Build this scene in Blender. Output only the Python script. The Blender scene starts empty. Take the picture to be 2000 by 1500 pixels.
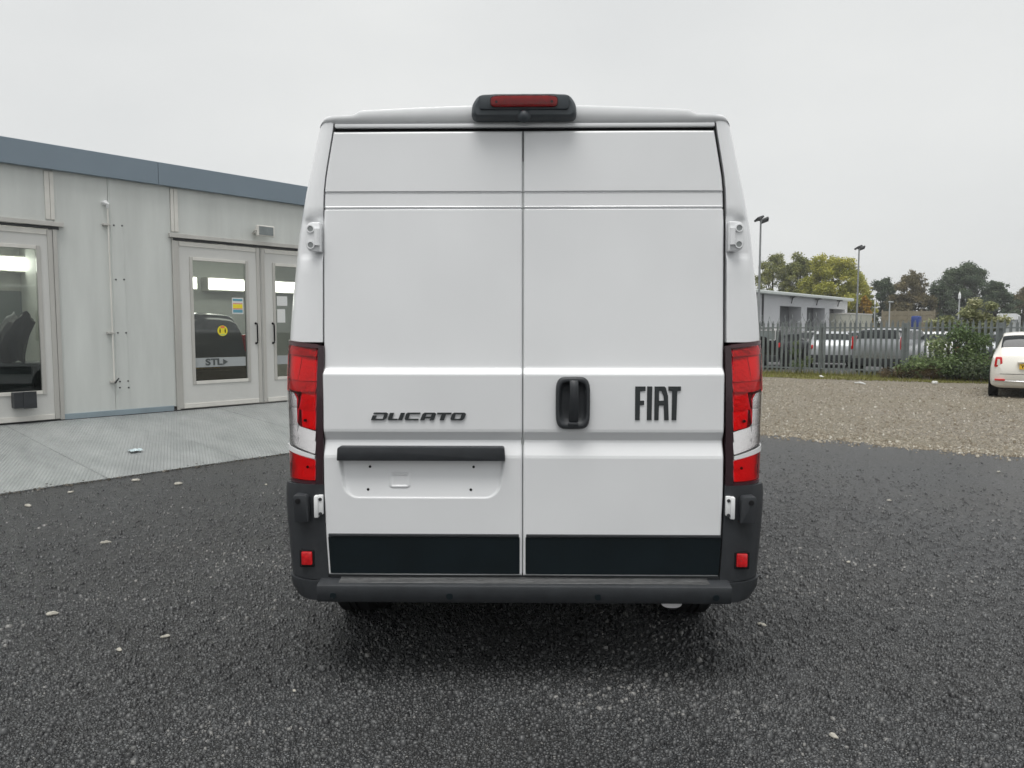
import bpy, bmesh, math, random
import numpy as np
from mathutils import Vector, Matrix

random.seed(7)
rng = np.random.default_rng(11)
S = bpy.context.scene
COL = S.collection
R = math.radians

# ------------------------------------------------------------------ camera
CAM_H = 1.57
FPX = 1450.0                                   # focal length in pixels of the 2000 px wide photograph
PITCH = math.atan(108 / FPX)
cd = bpy.data.cameras.new('camera'); cam = bpy.data.objects.new('camera', cd); COL.objects.link(cam)
cd.sensor_width = 36.0; cd.lens = FPX / 2000 * 36; cd.clip_start = 0.05; cd.clip_end = 2000
cam.location = (0, 0, CAM_H); cam.rotation_euler = (R(90) - PITCH, 0, 0)
S.camera = cam

# ------------------------------------------------------------------ world, sun, exposure
SUN_EL, SUN_AZ = R(75), R(198)                  # azimuth clockwise from +Y: behind the camera, a little left
w = bpy.data.worlds.new('World'); S.world = w; w.use_nodes = True
nt = w.node_tree; nt.nodes.clear()
wo = nt.nodes.new('ShaderNodeOutputWorld'); bg = nt.nodes.new('ShaderNodeBackground'); bg.inputs[1].default_value = 0.05
sky = nt.nodes.new('ShaderNodeTexSky'); sky.sky_type = 'NISHITA'; sky.sun_disc = False
sky.sun_elevation = SUN_EL; sky.sun_rotation = SUN_AZ; sky.dust_density = 4.0; sky.air_density = 1.0
tc = nt.nodes.new('ShaderNodeTexCoord'); mp = nt.nodes.new('ShaderNodeMapping'); mp.inputs['Scale'].default_value = (1, 1, 2.2)
nz = nt.nodes.new('ShaderNodeTexNoise'); nz.inputs['Scale'].default_value = 1.6; nz.inputs['Detail'].default_value = 5; nz.inputs['Roughness'].default_value = .45
rp = nt.nodes.new('ShaderNodeValToRGB')
rp.color_ramp.elements[0].position = .3; rp.color_ramp.elements[0].color = (7.0, 7.15, 7.2, 1)
rp.color_ramp.elements[1].position = .7; rp.color_ramp.elements[1].color = (8.5, 8.6, 8.5, 1)
mx = nt.nodes.new('ShaderNodeMix'); mx.data_type = 'RGBA'; mx.inputs[0].default_value = .95
L = nt.links.new
L(tc.outputs['Generated'], mp.inputs[0]); L(mp.outputs[0], nz.inputs['Vector']); L(nz.outputs['Fac'], rp.inputs[0])
L(sky.outputs[0], mx.inputs[6]); L(rp.outputs[0], mx.inputs[7]); L(mx.outputs[2], bg.inputs[0]); L(bg.outputs[0], wo.inputs[0])
sd = bpy.data.lights.new('sun', 'SUN'); sd.energy = 1.5; sd.angle = R(40); sd.color = (1, .985, .96)
sun = bpy.data.objects.new('sun', sd); COL.objects.link(sun)
sv = Vector((math.sin(SUN_AZ) * math.cos(SUN_EL), math.cos(SUN_AZ) * math.cos(SUN_EL), math.sin(SUN_EL)))
sun.rotation_euler = sv.to_track_quat('Z', 'Y').to_euler(); sun.location = sv * 50
S.view_settings.view_transform = 'Standard'; S.view_settings.look = 'None'
S.view_settings.exposure = 1.0; S.view_settings.gamma = 1.0; S.view_settings.use_curve_mapping = False
S.render.engine = 'CYCLES'
try:
    S.cycles.use_denoising = True; S.cycles.denoiser = 'OPENIMAGEDENOISE'; S.cycles.max_bounces = 6; S.cycles.transparent_max_bounces = 12; S.cycles.caustics_reflective = False; S.cycles.caustics_refractive = False; S.cycles.adaptive_threshold = .02
except Exception: pass

# ------------------------------------------------------------------ helpers
def ray(px, py):
    a = (px - 1000) / FPX; b = (750 - py) / FPX
    return Vector((a, math.cos(PITCH) + b * math.sin(PITCH), -math.sin(PITCH) + b * math.cos(PITCH)))
def at_depth(px, py, Y):
    r = ray(px, py); t = Y / r.y; return Vector((r.x * t, Y, CAM_H + r.z * t))
def on_ground(px, py, z=0.0):
    r = ray(px, py); t = (z - CAM_H) / r.z; return Vector((r.x * t, r.y * t, z))

def nmat(name):
    m = bpy.data.materials.new(name); m.use_nodes = True
    return m, m.node_tree, m.node_tree.nodes['Principled BSDF']
def mat(name, col, rough=.5, metal=0., coat=0., spec=.5, var=None, bump=None, emit=None):
    """var = (scale, amount) colour mottling, bump = (scale, strength)"""
    m, t, p = nmat(name)
    p.inputs['Base Color'].default_value = (*col, 1); p.inputs['Roughness'].default_value = rough
    p.inputs['Metallic'].default_value = metal; p.inputs['Specular IOR Level'].default_value = spec
    if coat: p.inputs['Coat Weight'].default_value = coat; p.inputs['Coat Roughness'].default_value = .04
    if var or bump: o = t.nodes.new('ShaderNodeTexCoord')
    if var:
        n = t.nodes.new('ShaderNodeTexNoise'); n.inputs['Scale'].default_value = var[0]; n.inputs['Detail'].default_value = 6; n.inputs['Roughness'].default_value = .62
        if len(var) > 2:
            mpp = t.nodes.new('ShaderNodeMapping'); mpp.inputs['Scale'].default_value = var[2]
            t.links.new(o.outputs['Object'], mpp.inputs[0]); t.links.new(mpp.outputs[0], n.inputs['Vector'])
        else: t.links.new(o.outputs['Object'], n.inputs['Vector'])
        r = t.nodes.new('ShaderNodeValToRGB'); r.color_ramp.elements[0].position = .28; r.color_ramp.elements[1].position = .72
        r.color_ramp.elements[0].color = (*[c * (1 - var[1]) for c in col], 1); r.color_ramp.elements[1].color = (*[min(1, c * (1 + var[1])) for c in col], 1)
        t.links.new(n.outputs['Fac'], r.inputs[0]); t.links.new(r.outputs[0], p.inputs['Base Color'])
    if bump:
        n2 = t.nodes.new('ShaderNodeTexNoise'); n2.inputs['Scale'].default_value = bump[0]; n2.inputs['Detail'].default_value = 4
        b = t.nodes.new('ShaderNodeBump'); b.inputs['Strength'].default_value = bump[1]; b.inputs['Distance'].default_value = .01
        t.links.new(o.outputs['Object'], n2.inputs['Vector']); t.links.new(n2.outputs['Fac'], b.inputs['Height']); t.links.new(b.outputs[0], p.inputs['Normal'])
    if emit: p.inputs['Emission Color'].default_value = (*emit[0], 1); p.inputs['Emission Strength'].default_value = emit[1]
    return m
def glassmat(name, tint, refl=1.45, rough=.02):
    m, t, p = nmat(name); t.nodes.remove(p)
    out = t.nodes['Material Output']; tr = t.nodes.new('ShaderNodeBsdfTransparent'); gl = t.nodes.new('ShaderNodeBsdfGlossy')
    fr = t.nodes.new('ShaderNodeFresnel'); fr.inputs[0].default_value = refl; mxs = t.nodes.new('ShaderNodeMixShader')
    tr.inputs[0].default_value = (*tint, 1); gl.inputs['Roughness'].default_value = rough; gl.inputs[0].default_value = (1, 1, 1, 1)
    t.links.new(fr.outputs[0], mxs.inputs[0]); t.links.new(tr.outputs[0], mxs.inputs[1]); t.links.new(gl.outputs[0], mxs.inputs[2]); t.links.new(mxs.outputs[0], out.inputs[0])
    return m
def tonemat(name, ramp, rough=.6, spec=.3, transl=0.):
    """colour from the per-piece attribute 'tone'"""
    m, t, p = nmat(name); a = t.nodes.new('ShaderNodeAttribute'); a.attribute_name = 'tone'
    r = t.nodes.new('ShaderNodeValToRGB'); el = r.color_ramp.elements
    while len(el) < len(ramp): el.new(.5)
    for e, (pos, c) in zip(el, ramp): e.position = pos; e.color = (*c, 1)
    t.links.new(a.outputs['Fac'], r.inputs[0]); t.links.new(r.outputs[0], p.inputs['Base Color'])
    p.inputs['Roughness'].default_value = rough; p.inputs['Specular IOR Level'].default_value = spec
    if transl:
        tl = t.nodes.new('ShaderNodeBsdfTranslucent'); ms = t.nodes.new('ShaderNodeMixShader'); ms.inputs[0].default_value = transl
        t.links.new(r.outputs[0], tl.inputs[0]); t.links.new(p.outputs[0], ms.inputs[1]); t.links.new(tl.outputs[0], ms.inputs[2]); t.links.new(ms.outputs[0], t.nodes['Material Output'].inputs[0])
    return m

def tag(o, label=None, cat=None, group=None, kind=None):
    if label: o['label'] = label
    if cat: o['category'] = cat
    if group: o['group'] = group
    if kind: o['kind'] = kind
    return o
def empty(name, loc=(0, 0, 0), rz=0., label=None, cat=None, group=None):
    o = bpy.data.objects.new(name, None); COL.objects.link(o); o.location = loc; o.rotation_euler = (0, 0, rz); o.empty_display_size = .2
    return tag(o, label, cat, group)
def link(name, me, m=None, parent=None):
    o = bpy.data.objects.new(name, me); COL.objects.link(o)
    if m and not me.materials: me.materials.append(m)
    if parent: o.parent = parent
    return o
def inst(src, name, parent=None, loc=None, rot=None):
    o = bpy.data.objects.new(name, src.data); COL.objects.link(o); o.parent = parent
    if loc is not None: o.location = loc
    if rot is not None: o.rotation_euler = rot
    return o
def copy_tree(o, parent=None):
    c = o.copy(); COL.objects.link(c); c.parent = parent
    for ch in list(o.children): copy_tree(ch, c)
    return c

class MB:
    def __init__(s): s.bm = bmesh.new()
    def box(s, x0, x1, y0, y1, z0, z1, bev=0., seg=2):
        v = [s.bm.verts.new(p) for p in ((x0, y0, z0), (x1, y0, z0), (x1, y1, z0), (x0, y1, z0), (x0, y0, z1), (x1, y0, z1), (x1, y1, z1), (x0, y1, z1))]
        f = [s.bm.faces.new([v[i] for i in q]) for q in ((3, 2, 1, 0), (4, 5, 6, 7), (0, 1, 5, 4), (1, 2, 6, 5), (2, 3, 7, 6), (3, 0, 4, 7))]
        if bev:
            es = list({e for q in f for e in q.edges})
            bmesh.ops.bevel(s.bm, geom=es, offset=bev, segments=seg, affect='EDGES', profile=.5, clamp_overlap=True)
        return s
    def prism(s, pts, y0, y1, bev=0.):
        """polygon in (x,z) extruded along y"""
        a = [s.bm.verts.new((x, y0, z)) for x, z in pts]; b = [s.bm.verts.new((x, y1, z)) for x, z in pts]
        n = len(pts); fs = [s.bm.faces.new(a), s.bm.faces.new(list(reversed(b)))]
        for i in range(n): fs.append(s.bm.faces.new((a[i], b[i], b[(i + 1) % n], a[(i + 1) % n])))
        bmesh.ops.recalc_face_normals(s.bm, faces=fs)
        if bev:
            es = [e for e in fs[0].edges]
            bmesh.ops.bevel(s.bm, geom=es, offset=bev, segments=2, affect='EDGES', profile=.5, clamp_overlap=True)
        return s
    def tube(s, pts, r, n=8, cap=True):
        pts = [Vector(p) for p in pts]; rs = r if isinstance(r, (list, tuple)) else [r] * len(pts)
        rings = []
        for i, p in enumerate(pts):
            d = (pts[min(i + 1, len(pts) - 1)] - pts[max(i - 1, 0)]).normalized()
            u = d.cross(Vector((0, 0, 1)) if abs(d.z) < .95 else Vector((1, 0, 0))).normalized(); v = d.cross(u)
            rings.append([s.bm.verts.new(p + (u * math.cos(2 * math.pi * k / n) + v * math.sin(2 * math.pi * k / n)) * rs[i]) for k in range(n)])
        for a, b in zip(rings, rings[1:]):
            for k in range(n): s.bm.faces.new((a[k], a[(k + 1) % n], b[(k + 1) % n], b[k]))
        if cap: s.bm.faces.new(list(reversed(rings[0]))); s.bm.faces.new(rings[-1])
        return s
    def lathe(s, prof, n=32, axis='x', c=(0, 0, 0)):
        """prof = [(along, radius)], revolved about axis"""
        rings = []
        for a, r in prof:
            ring = []
            for k in range(n):
                t = 2 * math.pi * k / n
                p = (a, r * math.cos(t), r * math.sin(t)) if axis == 'x' else ((r * math.cos(t), a, r * math.sin(t)) if axis == 'y' else (r * math.cos(t), r * math.sin(t), a))
                ring.append(s.bm.verts.new(Vector(p) + Vector(c)))
            rings.append(ring)
        for a, b in zip(rings, rings[1:]):
            for k in range(n): s.bm.faces.new((a[k], a[(k + 1) % n], b[(k + 1) % n], b[k]))
        s.bm.faces.new(rings[0]); s.bm.faces.new(rings[-1])
        return s
    def grid(s, P, close=False):
        """P = 2D list of points"""
        V = [[s.bm.verts.new(p) for p in row] for row in P]
        for i in range(len(V) - 1):
            for j in range(len(V[0]) - 1): s.bm.faces.new((V[i][j], V[i][j + 1], V[i + 1][j + 1], V[i + 1][j]))
        return V
    def poly(s, pts): return s.bm.faces.new([s.bm.verts.new(p) for p in pts])
    def build(s, name, m=None, parent=None, smooth=False, weld=0., angle=40):
        if weld: bmesh.ops.remove_doubles(s.bm, verts=s.bm.verts, dist=weld)
        bmesh.ops.recalc_face_normals(s.bm, faces=s.bm.faces)
        me = bpy.data.meshes.new(name); s.bm.to_mesh(me); s.bm.free()
        if smooth:
            me.polygons.foreach_set('use_smooth', [True] * len(me.polygons))
            try: me.set_sharp_from_angle(angle=R(angle))
            except Exception: pass
        return link(name, me, m, parent)
def box(name, m, parent, *a, **k): return MB().box(*a, **k).build(name, m, parent)

def np_mesh(name, verts, sizes, loops, tone=None, smooth=False):
    me = bpy.data.meshes.new(name); verts = np.asarray(verts, np.float32); loops = np.asarray(loops, np.int32); sizes = np.asarray(sizes, np.int32)
    me.vertices.add(len(verts)); me.vertices.foreach_set('co', verts.ravel())
    me.loops.add(len(loops)); me.loops.foreach_set('vertex_index', loops)
    me.polygons.add(len(sizes)); st = np.zeros(len(sizes), np.int32); st[1:] = np.cumsum(sizes)[:-1]
    me.polygons.foreach_set('loop_start', st)
    try: me.polygons.foreach_set('loop_total', sizes)
    except Exception: pass
    if smooth: me.polygons.foreach_set('use_smooth', np.ones(len(sizes), bool))
    if tone is not None:
        a = me.attributes.new('tone', 'FLOAT', 'POINT'); a.data.foreach_set('value', np.asarray(tone, np.float32))
    me.update(calc_edges=True); me.validate()
    return me
def leaf_mesh(name, C, size, tone, flat=.35, aspect=.55, seed=0):
    """one folded diamond leaf per centre"""
    g = np.random.default_rng(seed); n = len(C)
    d = g.normal(size=(n, 3)); d[:, 2] *= flat + .4; d /= np.linalg.norm(d, axis=1)[:, None]
    u = np.cross(d, g.normal(size=(n, 3))); u /= np.linalg.norm(u, axis=1)[:, None]
    sz = (size * g.uniform(.6, 1.35, n))[:, None]
    V = np.stack([C - d * sz * .5, C + u * sz * aspect * .5, C + d * sz * .5, C - u * sz * aspect * .5], 1).reshape(-1, 3)
    idx = np.arange(n)[:, None] * 4
    return np_mesh(name, V, np.full(n, 4), (idx + np.array([0, 1, 2, 3])).ravel(), np.repeat(tone, 4))
def fillet(pts, r, n=4):
    out = []; N = len(pts)
    for i in range(N):
        p = Vector(pts[i]); a = Vector(pts[i - 1]); b = Vector(pts[(i + 1) % N]); rr = r[i] if isinstance(r, (list, tuple)) else r
        la, lb = (a - p).length, (b - p).length; rr = min(rr, la * .45, lb * .45)
        if rr < 1e-5: out.append(tuple(p)); continue
        s_, e_ = p + (a - p) * rr / la, p + (b - p) * rr / lb
        for k in range(n + 1):
            t = k / n; out.append(tuple(s_ * (1 - t) ** 2 + p * 2 * t * (1 - t) + e_ * t * t))
    return out
def textmesh(name, txt, size, m, parent, bold=0., extr=.001):
    c = bpy.data.curves.new(name, 'FONT'); c.body = txt; c.size = size; c.offset = bold; c.extrude = extr; c.align_x = 'CENTER'; c.align_y = 'CENTER'
    o = bpy.data.objects.new(name + '_t', c); COL.objects.link(o)
    dg = bpy.context.evaluated_depsgraph_get(); me = bpy.data.meshes.new_from_object(o.evaluated_get(dg)); bpy.data.objects.remove(o)
    me.name = name
    return link(name, me, m, parent)

# ------------------------------------------------------------------ materials
M = {}
M['paint'] = mat('white_paint', (.80, .81, .82), .3, coat=1.0, var=(1.6, .03, (1, 1, .5)))
M['white'] = mat('white_plain', (.78, .79, .79), .4)
M['plastic'] = mat('grey_black_plastic', (.030, .033, .037), .5, spec=.4, var=(14, .2), bump=(900, .12))
M['worn'] = mat('worn_plastic', (.07, .073, .075), .42, spec=.5, var=(22, .55, (1, 6, 1)))
M['trim'] = mat('dark_door_trim', (.005, .0095, .012), .5, spec=.2, var=(5, .25))
M['galvseam'] = mat('seam_seal', (.32, .33, .33), .6)
M['black'] = mat('black_rubber', (.008, .008, .009), .75, spec=.25)
M['tyre'] = mat('tyre', (.014, .014, .015), .8, spec=.25, bump=(60, .3))
M['rim'] = mat('rim', (.45, .46, .47), .35, metal=.8)
M['under'] = mat('underbody', (.012, .012, .012), .85, spec=.1)
M['badge'] = mat('badge_dark', (.035, .04, .042), .35, metal=.2)
M['maroon'] = mat('lamp_housing', (.05, .006, .012), .3, coat=.5)
M['darkmaroon'] = mat('lamp_edge', (.022, .006, .010), .35, coat=.4)
M['reflector'] = mat('lamp_reflector', (.92, .92, .92), .3, metal=.85, bump=(70, .3))
M['redsolid'] = mat('red_reflector', (.60, .010, .014), .22, coat=.8, var=(60, .3))
M['redglass'] = glassmat('red_lens', (1.0, .03, .05))
M['dullred'] = glassmat('brake_lens', (.80, .13, .17), 1.5, .1)
M['clearglass'] = glassmat('clear_lens', (.96, .95, .95))
M['brakeblk'] = mat('brake_lamp_housing', (.050, .060, .068), .45, spec=.45, var=(9, .1))
M['brkback'] = mat('brake_lamp_back', (.85, .13, .17), .4, var=(40, .3))
M['chrome'] = mat('chrome', (.85, .86, .87), .12, metal=1)
M['carglass'] = mat('car_glass', (.014, .017, .018), .08, spec=.35)
M['glass'] = glassmat('pane_glass', (.72, .76, .75), 1.62)
M['yellow'] = mat('plate_yellow', (.75, .47, .03), .45)
M['orange'] = mat('lamp_orange', (.75, .16, .02), .3)
M['steelpost'] = mat('galvanised_post', (.27, .285, .285), .5, metal=.35, var=(2.2, .15))
M['galv'] = mat('galvanised_pale', (.205, .228, .23), .55, metal=.3, var=(3, .22))
M['darkmetal'] = mat('dark_metal', (.03, .032, .035), .5)
M['bark'] = mat('bark', (.07, .06, .045), .9, bump=(30, .6))

# ------------------------------------------------------------------ ground
def groundmat(name, cell, cols, gap, bumpd, rough, patch, patchcol, patchamt):
    """aggregate: voronoi pieces with their own tone, dark joints, broad dusty patches"""
    m, t, p = nmat(name); N = t.nodes.new; K = t.links.new
    o = N('ShaderNodeTexCoord'); nzv = N('ShaderNodeTexNoise'); nzv.inputs['Scale'].default_value = cell * .5; nzv.inputs['Detail'].default_value = 2
    vm = N('ShaderNodeVectorMath'); vm.operation = 'MULTIPLY_ADD'; vm.inputs[1].default_value = (.012, .012, 0)
    K(o.outputs['Object'], nzv.inputs['Vector']); K(nzv.outputs['Color'], vm.inputs[0]); K(o.outputs['Object'], vm.inputs[2])
    v = N('ShaderNodeTexVoronoi'); v.inputs['Scale'].default_value = cell; K(vm.outputs[0], v.inputs['Vector'])
    sep = N('ShaderNodeSeparateColor'); K(v.outputs['Color'], sep.inputs[0])
    r = N('ShaderNodeValToRGB'); el = r.color_ramp.elements
    while len(el) < len(cols): el.new(.5)
    for e, (pos, c) in zip(el, cols): e.position = pos; e.color = (*c, 1)
    K(sep.outputs[0], r.inputs[0])
    ve = N('ShaderNodeTexVoronoi'); ve.feature = 'DISTANCE_TO_EDGE'; ve.inputs['Scale'].default_value = cell; K(vm.outputs[0], ve.inputs['Vector'])
    mr = N('ShaderNodeMapRange'); mr.inputs[1].default_value = 0; mr.inputs[2].default_value = .22; K(ve.outputs['Distance'], mr.inputs[0])
    g = N('ShaderNodeMix'); g.data_type = 'RGBA'; g.inputs[6].default_value = (*gap, 1); K(mr.outputs[0], g.inputs[0]); K(r.outputs[0], g.inputs[7])
    pn = N('ShaderNodeTexNoise'); pn.inputs['Scale'].default_value = patch; pn.inputs['Detail'].default_value = 7; pn.inputs['Roughness'].default_value = .65; K(o.outputs['Object'], pn.inputs['Vector'])
    pr = N('ShaderNodeMapRange'); pr.inputs[1].default_value = .42; pr.inputs[2].default_value = .72; pr.inputs[4].default_value = patchamt; K(pn.outputs['Fac'], pr.inputs[0])
    mm = N('ShaderNodeMix'); mm.data_type = 'RGBA'; mm.inputs[7].default_value = (*patchcol, 1); K(pr.outputs[0], mm.inputs[0]); K(g.outputs[2], mm.inputs[6])
    sp = N('ShaderNodeTexNoise'); sp.inputs['Scale'].default_value = cell * .38; sp.inputs['Detail'].default_value = 5; sp.inputs['Roughness'].default_value = .7; K(o.outputs['Object'], sp.inputs['Vector'])
    sr = N('ShaderNodeMapRange'); sr.inputs[1].default_value = .3; sr.inputs[2].default_value = .7; sr.inputs[3].default_value = .55; sr.inputs[4].default_value = 1.5; K(sp.outputs['Fac'], sr.inputs[0])
    ml = N('ShaderNodeVectorMath'); ml.operation = 'SCALE'; K(mm.outputs[2], ml.inputs[0]); K(sr.outputs[0], ml.inputs['Scale'])
    K(ml.outputs[0], p.inputs['Base Color'])
    mh = N('ShaderNodeMath'); mh.operation = 'MULTIPLY_ADD'; mh.inputs[1].default_value = .6; K(sep.outputs[1], mh.inputs[0]); K(mr.outputs[0], mh.inputs[2])
    b = N('ShaderNodeBump'); b.inputs['Strength'].default_value = 1.0; b.inputs['Distance'].default_value = bumpd; K(mh.outputs[0], b.inputs['Height']); K(b.outputs[0], p.inputs['Normal'])
    p.inputs['Roughness'].default_value = rough; p.inputs['Specular IOR Level'].default_value = .45
    return m
M['tarmac'] = groundmat('tarmac', 92, [(0, (0.0561, 0.0594, 0.0627)), (.6, (0.1188, 0.1241, 0.1287)), (.9, (0.1650, 0.1696, 0.1729)), (1, (0.2244, 0.2211, 0.2145))], (0.0132, 0.0132, 0.0139), .008, .35, .7, (0.0792, 0.0739, 0.0660), .35)
M['gravel'] = groundmat('pale_gravel', 42, [(0, (0.2016, 0.1728, 0.1296)), (.5, (0.3456, 0.3060, 0.2412)), (.85, (0.4464, 0.4104, 0.3384)), (1, (0.5472, 0.5184, 0.4608))], (0.1224, 0.1044, 0.0792), .012, .85, .3, (0.2376, 0.2088, 0.1368), .5)
M['ground'] = mat('far_ground', (.10, .10, .095), .9, var=(.05, .3))
M['lot'] = mat('car_park_asphalt', (.075, .077, .078), .85, var=(.4, .3))

def sheet(name, pts, z, m):
    b = MB(); b.poly([(x, y, z) for x, y in pts]); o = b.build(name, m); tag(o, kind='structure')
    if o.data.polygons[0].normal.z < 0: o.data.flip_normals()
    return o
sheet('ground', [(-300, -300), (300, -300), (300, 300), (-300, 300)], -.012, M['ground'])
A_ = on_ground(1487, 849).xy; B_ = on_ground(2000, 893).xy
E_ = (B_ - A_).normalized(); N_ = Vector((-E_.y, E_.x))           # along the yard edges, and away from the camera
edge = []
for k in range(0, 421):
    s_ = -22 + k * .1; j = .05 * math.sin(s_ * 2.1) + .04 * math.sin(s_ * 5.3 + 1) + .03 * math.sin(s_ * 13 + 2) + random.uniform(-.07, .07)
    q = A_ + E_ * s_ + N_ * j; edge.append((q.x, q.y))
e0, e1 = Vector(edge[0]), Vector(edge[-1])
tarmac_pts = edge + [tuple(e1 - N_ * 45), tuple(e0 - N_ * 45)]
sheet('tarmac', tarmac_pts, 0, M['tarmac'])
g0, g1 = A_ - E_ * 22 - N_ * .5, A_ + E_ * 22 - N_ * .5
sheet('gravel_yard', [tuple(g0), tuple(g1), tuple(g1 + N_ * 17.2), tuple(g0 + N_ * 17.2)], -.004, M['gravel'])

WD = Vector((ray(2280, 642).x, ray(2280, 642).y)).normalized(); WN = Vector((-WD.y, WD.x)); W0 = on_ground(0, 829, .28).xy      # facade line of the booth
RUN0 = W0.dot(WN) - on_ground(0, 965).xy.dot(WN) + .02
# stones as real geometry: tone per stone
def stones(name, P, size, tone, m, hf=.42, n=5, seed=3):
    g = np.random.default_rng(seed); K = len(P)
    ang = (np.arange(n) / n * 2 * np.pi)[None] + g.uniform(0, 6.28, K)[:, None] + g.uniform(-.3, .3, (K, n))
    el = g.uniform(.55, 1, K)[:, None]; rot = g.uniform(0, 6.28, K)
    rad = size[:, None] * g.uniform(.7, 1.15, (K, n)) * .5
    lx, ly = rad * np.cos(ang), rad * np.sin(ang) * el
    x = lx * np.cos(rot)[:, None] - ly * np.sin(rot)[:, None]; y = lx * np.sin(rot)[:, None] + ly * np.cos(rot)[:, None]
    h = size * hf * g.uniform(.6, 1.3, K); tx, ty = g.uniform(-.2, .2, K), g.uniform(-.2, .2, K)
    def ring(sc, hz): return np.stack([P[:, 0:1] + x * sc, P[:, 1:2] + y * sc, P[:, 2:3] + hz[:, None] + (x * tx[:, None] + y * ty[:, None]) * sc], 2)
    a = ring(1.0, h * -.15); c = ring(.74, h)
    V = np.stack([a, c], 1).reshape(K, 2 * n, 3).reshape(-1, 3)
    base = []
    for lv in range(1):
        for k in range(n): base.append([lv * n + k, lv * n + (k + 1) % n, (lv + 1) * n + (k + 1) % n, (lv + 1) * n + k])
    q = np.array(base).ravel(); top = np.arange(n, 2 * n)
    pat = np.concatenate([q, top]); sz = np.array([4] * n + [n])
    loops = (np.arange(K)[:, None] * 2 * n + pat[None]).ravel()
    me = np_mesh(name, V, np.tile(sz, K), loops, np.repeat(tone, 2 * n))
    o = link(name, me, m); tag(o, kind='stuff'); return o
M['chip'] = tonemat('chipping', [(0, (.016, .0165, .0175)), (.5, (.046, .0475, .049)), (.9, (.072, .074, .075)), (.985, (.105, .105, .102)), (1, (.17, .167, .16))], .42, .5)
M['chip2'] = tonemat('yard_stone', [(0, (0.1584, 0.1332, 0.0972)), (.5, (0.2736, 0.2412, 0.1872)), (.9, (0.3744, 0.3456, 0.2880)), (1, (0.4752, 0.4536, 0.4032))], .85, .3)
def scatter_yard(n):
    # thickest around the open patch behind the van, thinning out in every direction
    P = np.stack([rng.normal(0, 2.5, n), rng.normal(3.2, 2.5, n), np.zeros(n)], 1); return P[(P[:, 1] > .2)]
P = scatter_yard(150000)
P = P[[(Vector((a, b)) - A_).dot(N_) < -.02 and (Vector((a, b)) - W0).dot(WN) < -RUN0 for a, b in P[:, :2]]]
sz = rng.gamma(5, .0155 / 5, len(P)).clip(.006, .036)
big = np.sin(P[:, 0] * 1.7 + 1) * np.sin(P[:, 1] * 2.3) * .12 - .16 * np.exp(-((P[:, 0] + .1 * P[:, 1] - .3) / .35) ** 2) + .10 * np.sin(P[:, 0] * 4.1 + P[:, 1] * 1.1) * np.sin(P[:, 1] * 5.7 - P[:, 0])
tn = (rng.random(len(P)) ** 1.25 + big).clip(0, 1)
P[:, 2] -= .001
o = stones('loose_chippings', P, sz, tn, M['chip']); tag(o, 'dark grey stone chippings strewn over the tarmac in front of the van', 'chippings')
n = 3800; s_ = rng.uniform(-4, 13, n); d_ = rng.normal(.015, .05, n)
F_ = W0 - WN * (RUN0 - .02); P = np.stack([F_.x + WD.x * s_ - WN.x * d_, F_.y + WD.y * s_ - WN.y * d_, np.full(n, .004)], 1)
M['grit'] = tonemat('edge_grit', [(0, (.03, .027, .022)), (.6, (.085, .078, .065)), (1, (.17, .16, .14))], .85, .3)
o = stones('edge_grit', P, rng.gamma(4, .016 / 4, n).clip(.006, .045), rng.random(n), M['grit'], seed=9); tag(o, 'brown grit gathered along the foot of the ramp', 'grit')
n = 26000; s_ = rng.uniform(-4, 11, n); d_ = 12.2 * rng.random(n) ** 1.25; d_[:3400] = rng.normal(.05, .2, 3400)
P = np.stack([A_.x + E_.x * s_ + N_.x * d_, A_.y + E_.y * s_ + N_.y * d_, np.zeros(n)], 1)
o = stones('yard_stones', P, rng.gamma(5, .027 / 5, n).clip(.012, .07), rng.random(n) ** 1.2, M['chip2'], seed=5); tag(o, 'tan and cream stones along the edge of the gravel yard', 'gravel')

# ------------------------------------------------------------------ spray booth building on the left
WD = Vector((ray(2280, 642).x, ray(2280, 642).y)).normalized()       # direction of the facade
WN = Vector((-WD.y, WD.x))
BASE = .28
W0 = on_ground(0, 829, BASE).xy
WRZ = math.atan2(WD.y, WD.x)
def wall(px, py, out=0.):
    """pixel -> (s along facade, z) on the facade plane moved out towards the yard"""
    r = ray(px, py); o = W0 - WN * out; rd = Vector((r.x, r.y))
    t = o.dot(WN) / rd.dot(WN); h = rd * t
    return (h - o).dot(WD), CAM_H + r.z * t
def ws(px, py, out=0.): return wall(px, py, out)[0]
def wz(px, py, out=0.): return wall(px, py, out)[1]
M['clad'] = mat('booth_panel', (.60, .62, .595), .45, var=(2.4, .10, (1.3, 1, .16)), bump=(2.5, .08))
M['doorpanel'] = mat('booth_door_panel', (.61, .61, .585), .42, var=(1.1, .08, (1, 1, .4)))
M['alu'] = mat('booth_trim', (.50, .49, .46), .38, metal=.35, var=(3, .12, (1, 1, .2)))
M['alupale'] = mat('pale_trim', (.68, .665, .62), .5, var=(4, .1))
M['fascia'] = mat('blue_grey_fascia', (.185, .235, .28), .45, var=(.6, .05))
M['skirt'] = mat('blue_grey_skirting', (.25, .31, .345), .5, var=(2, .15))
M['roomwhite'] = mat('booth_inside', (.72, .73, .70), .5, var=(1.2, .08))
M['lightstrip'] = mat('light_tube', (1, 1, .95), .5, emit=((1, .97, .86), 5))
M['concrete'] = mat('booth_floor', (.30, .30, .29), .8, var=(3, .2))

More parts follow.
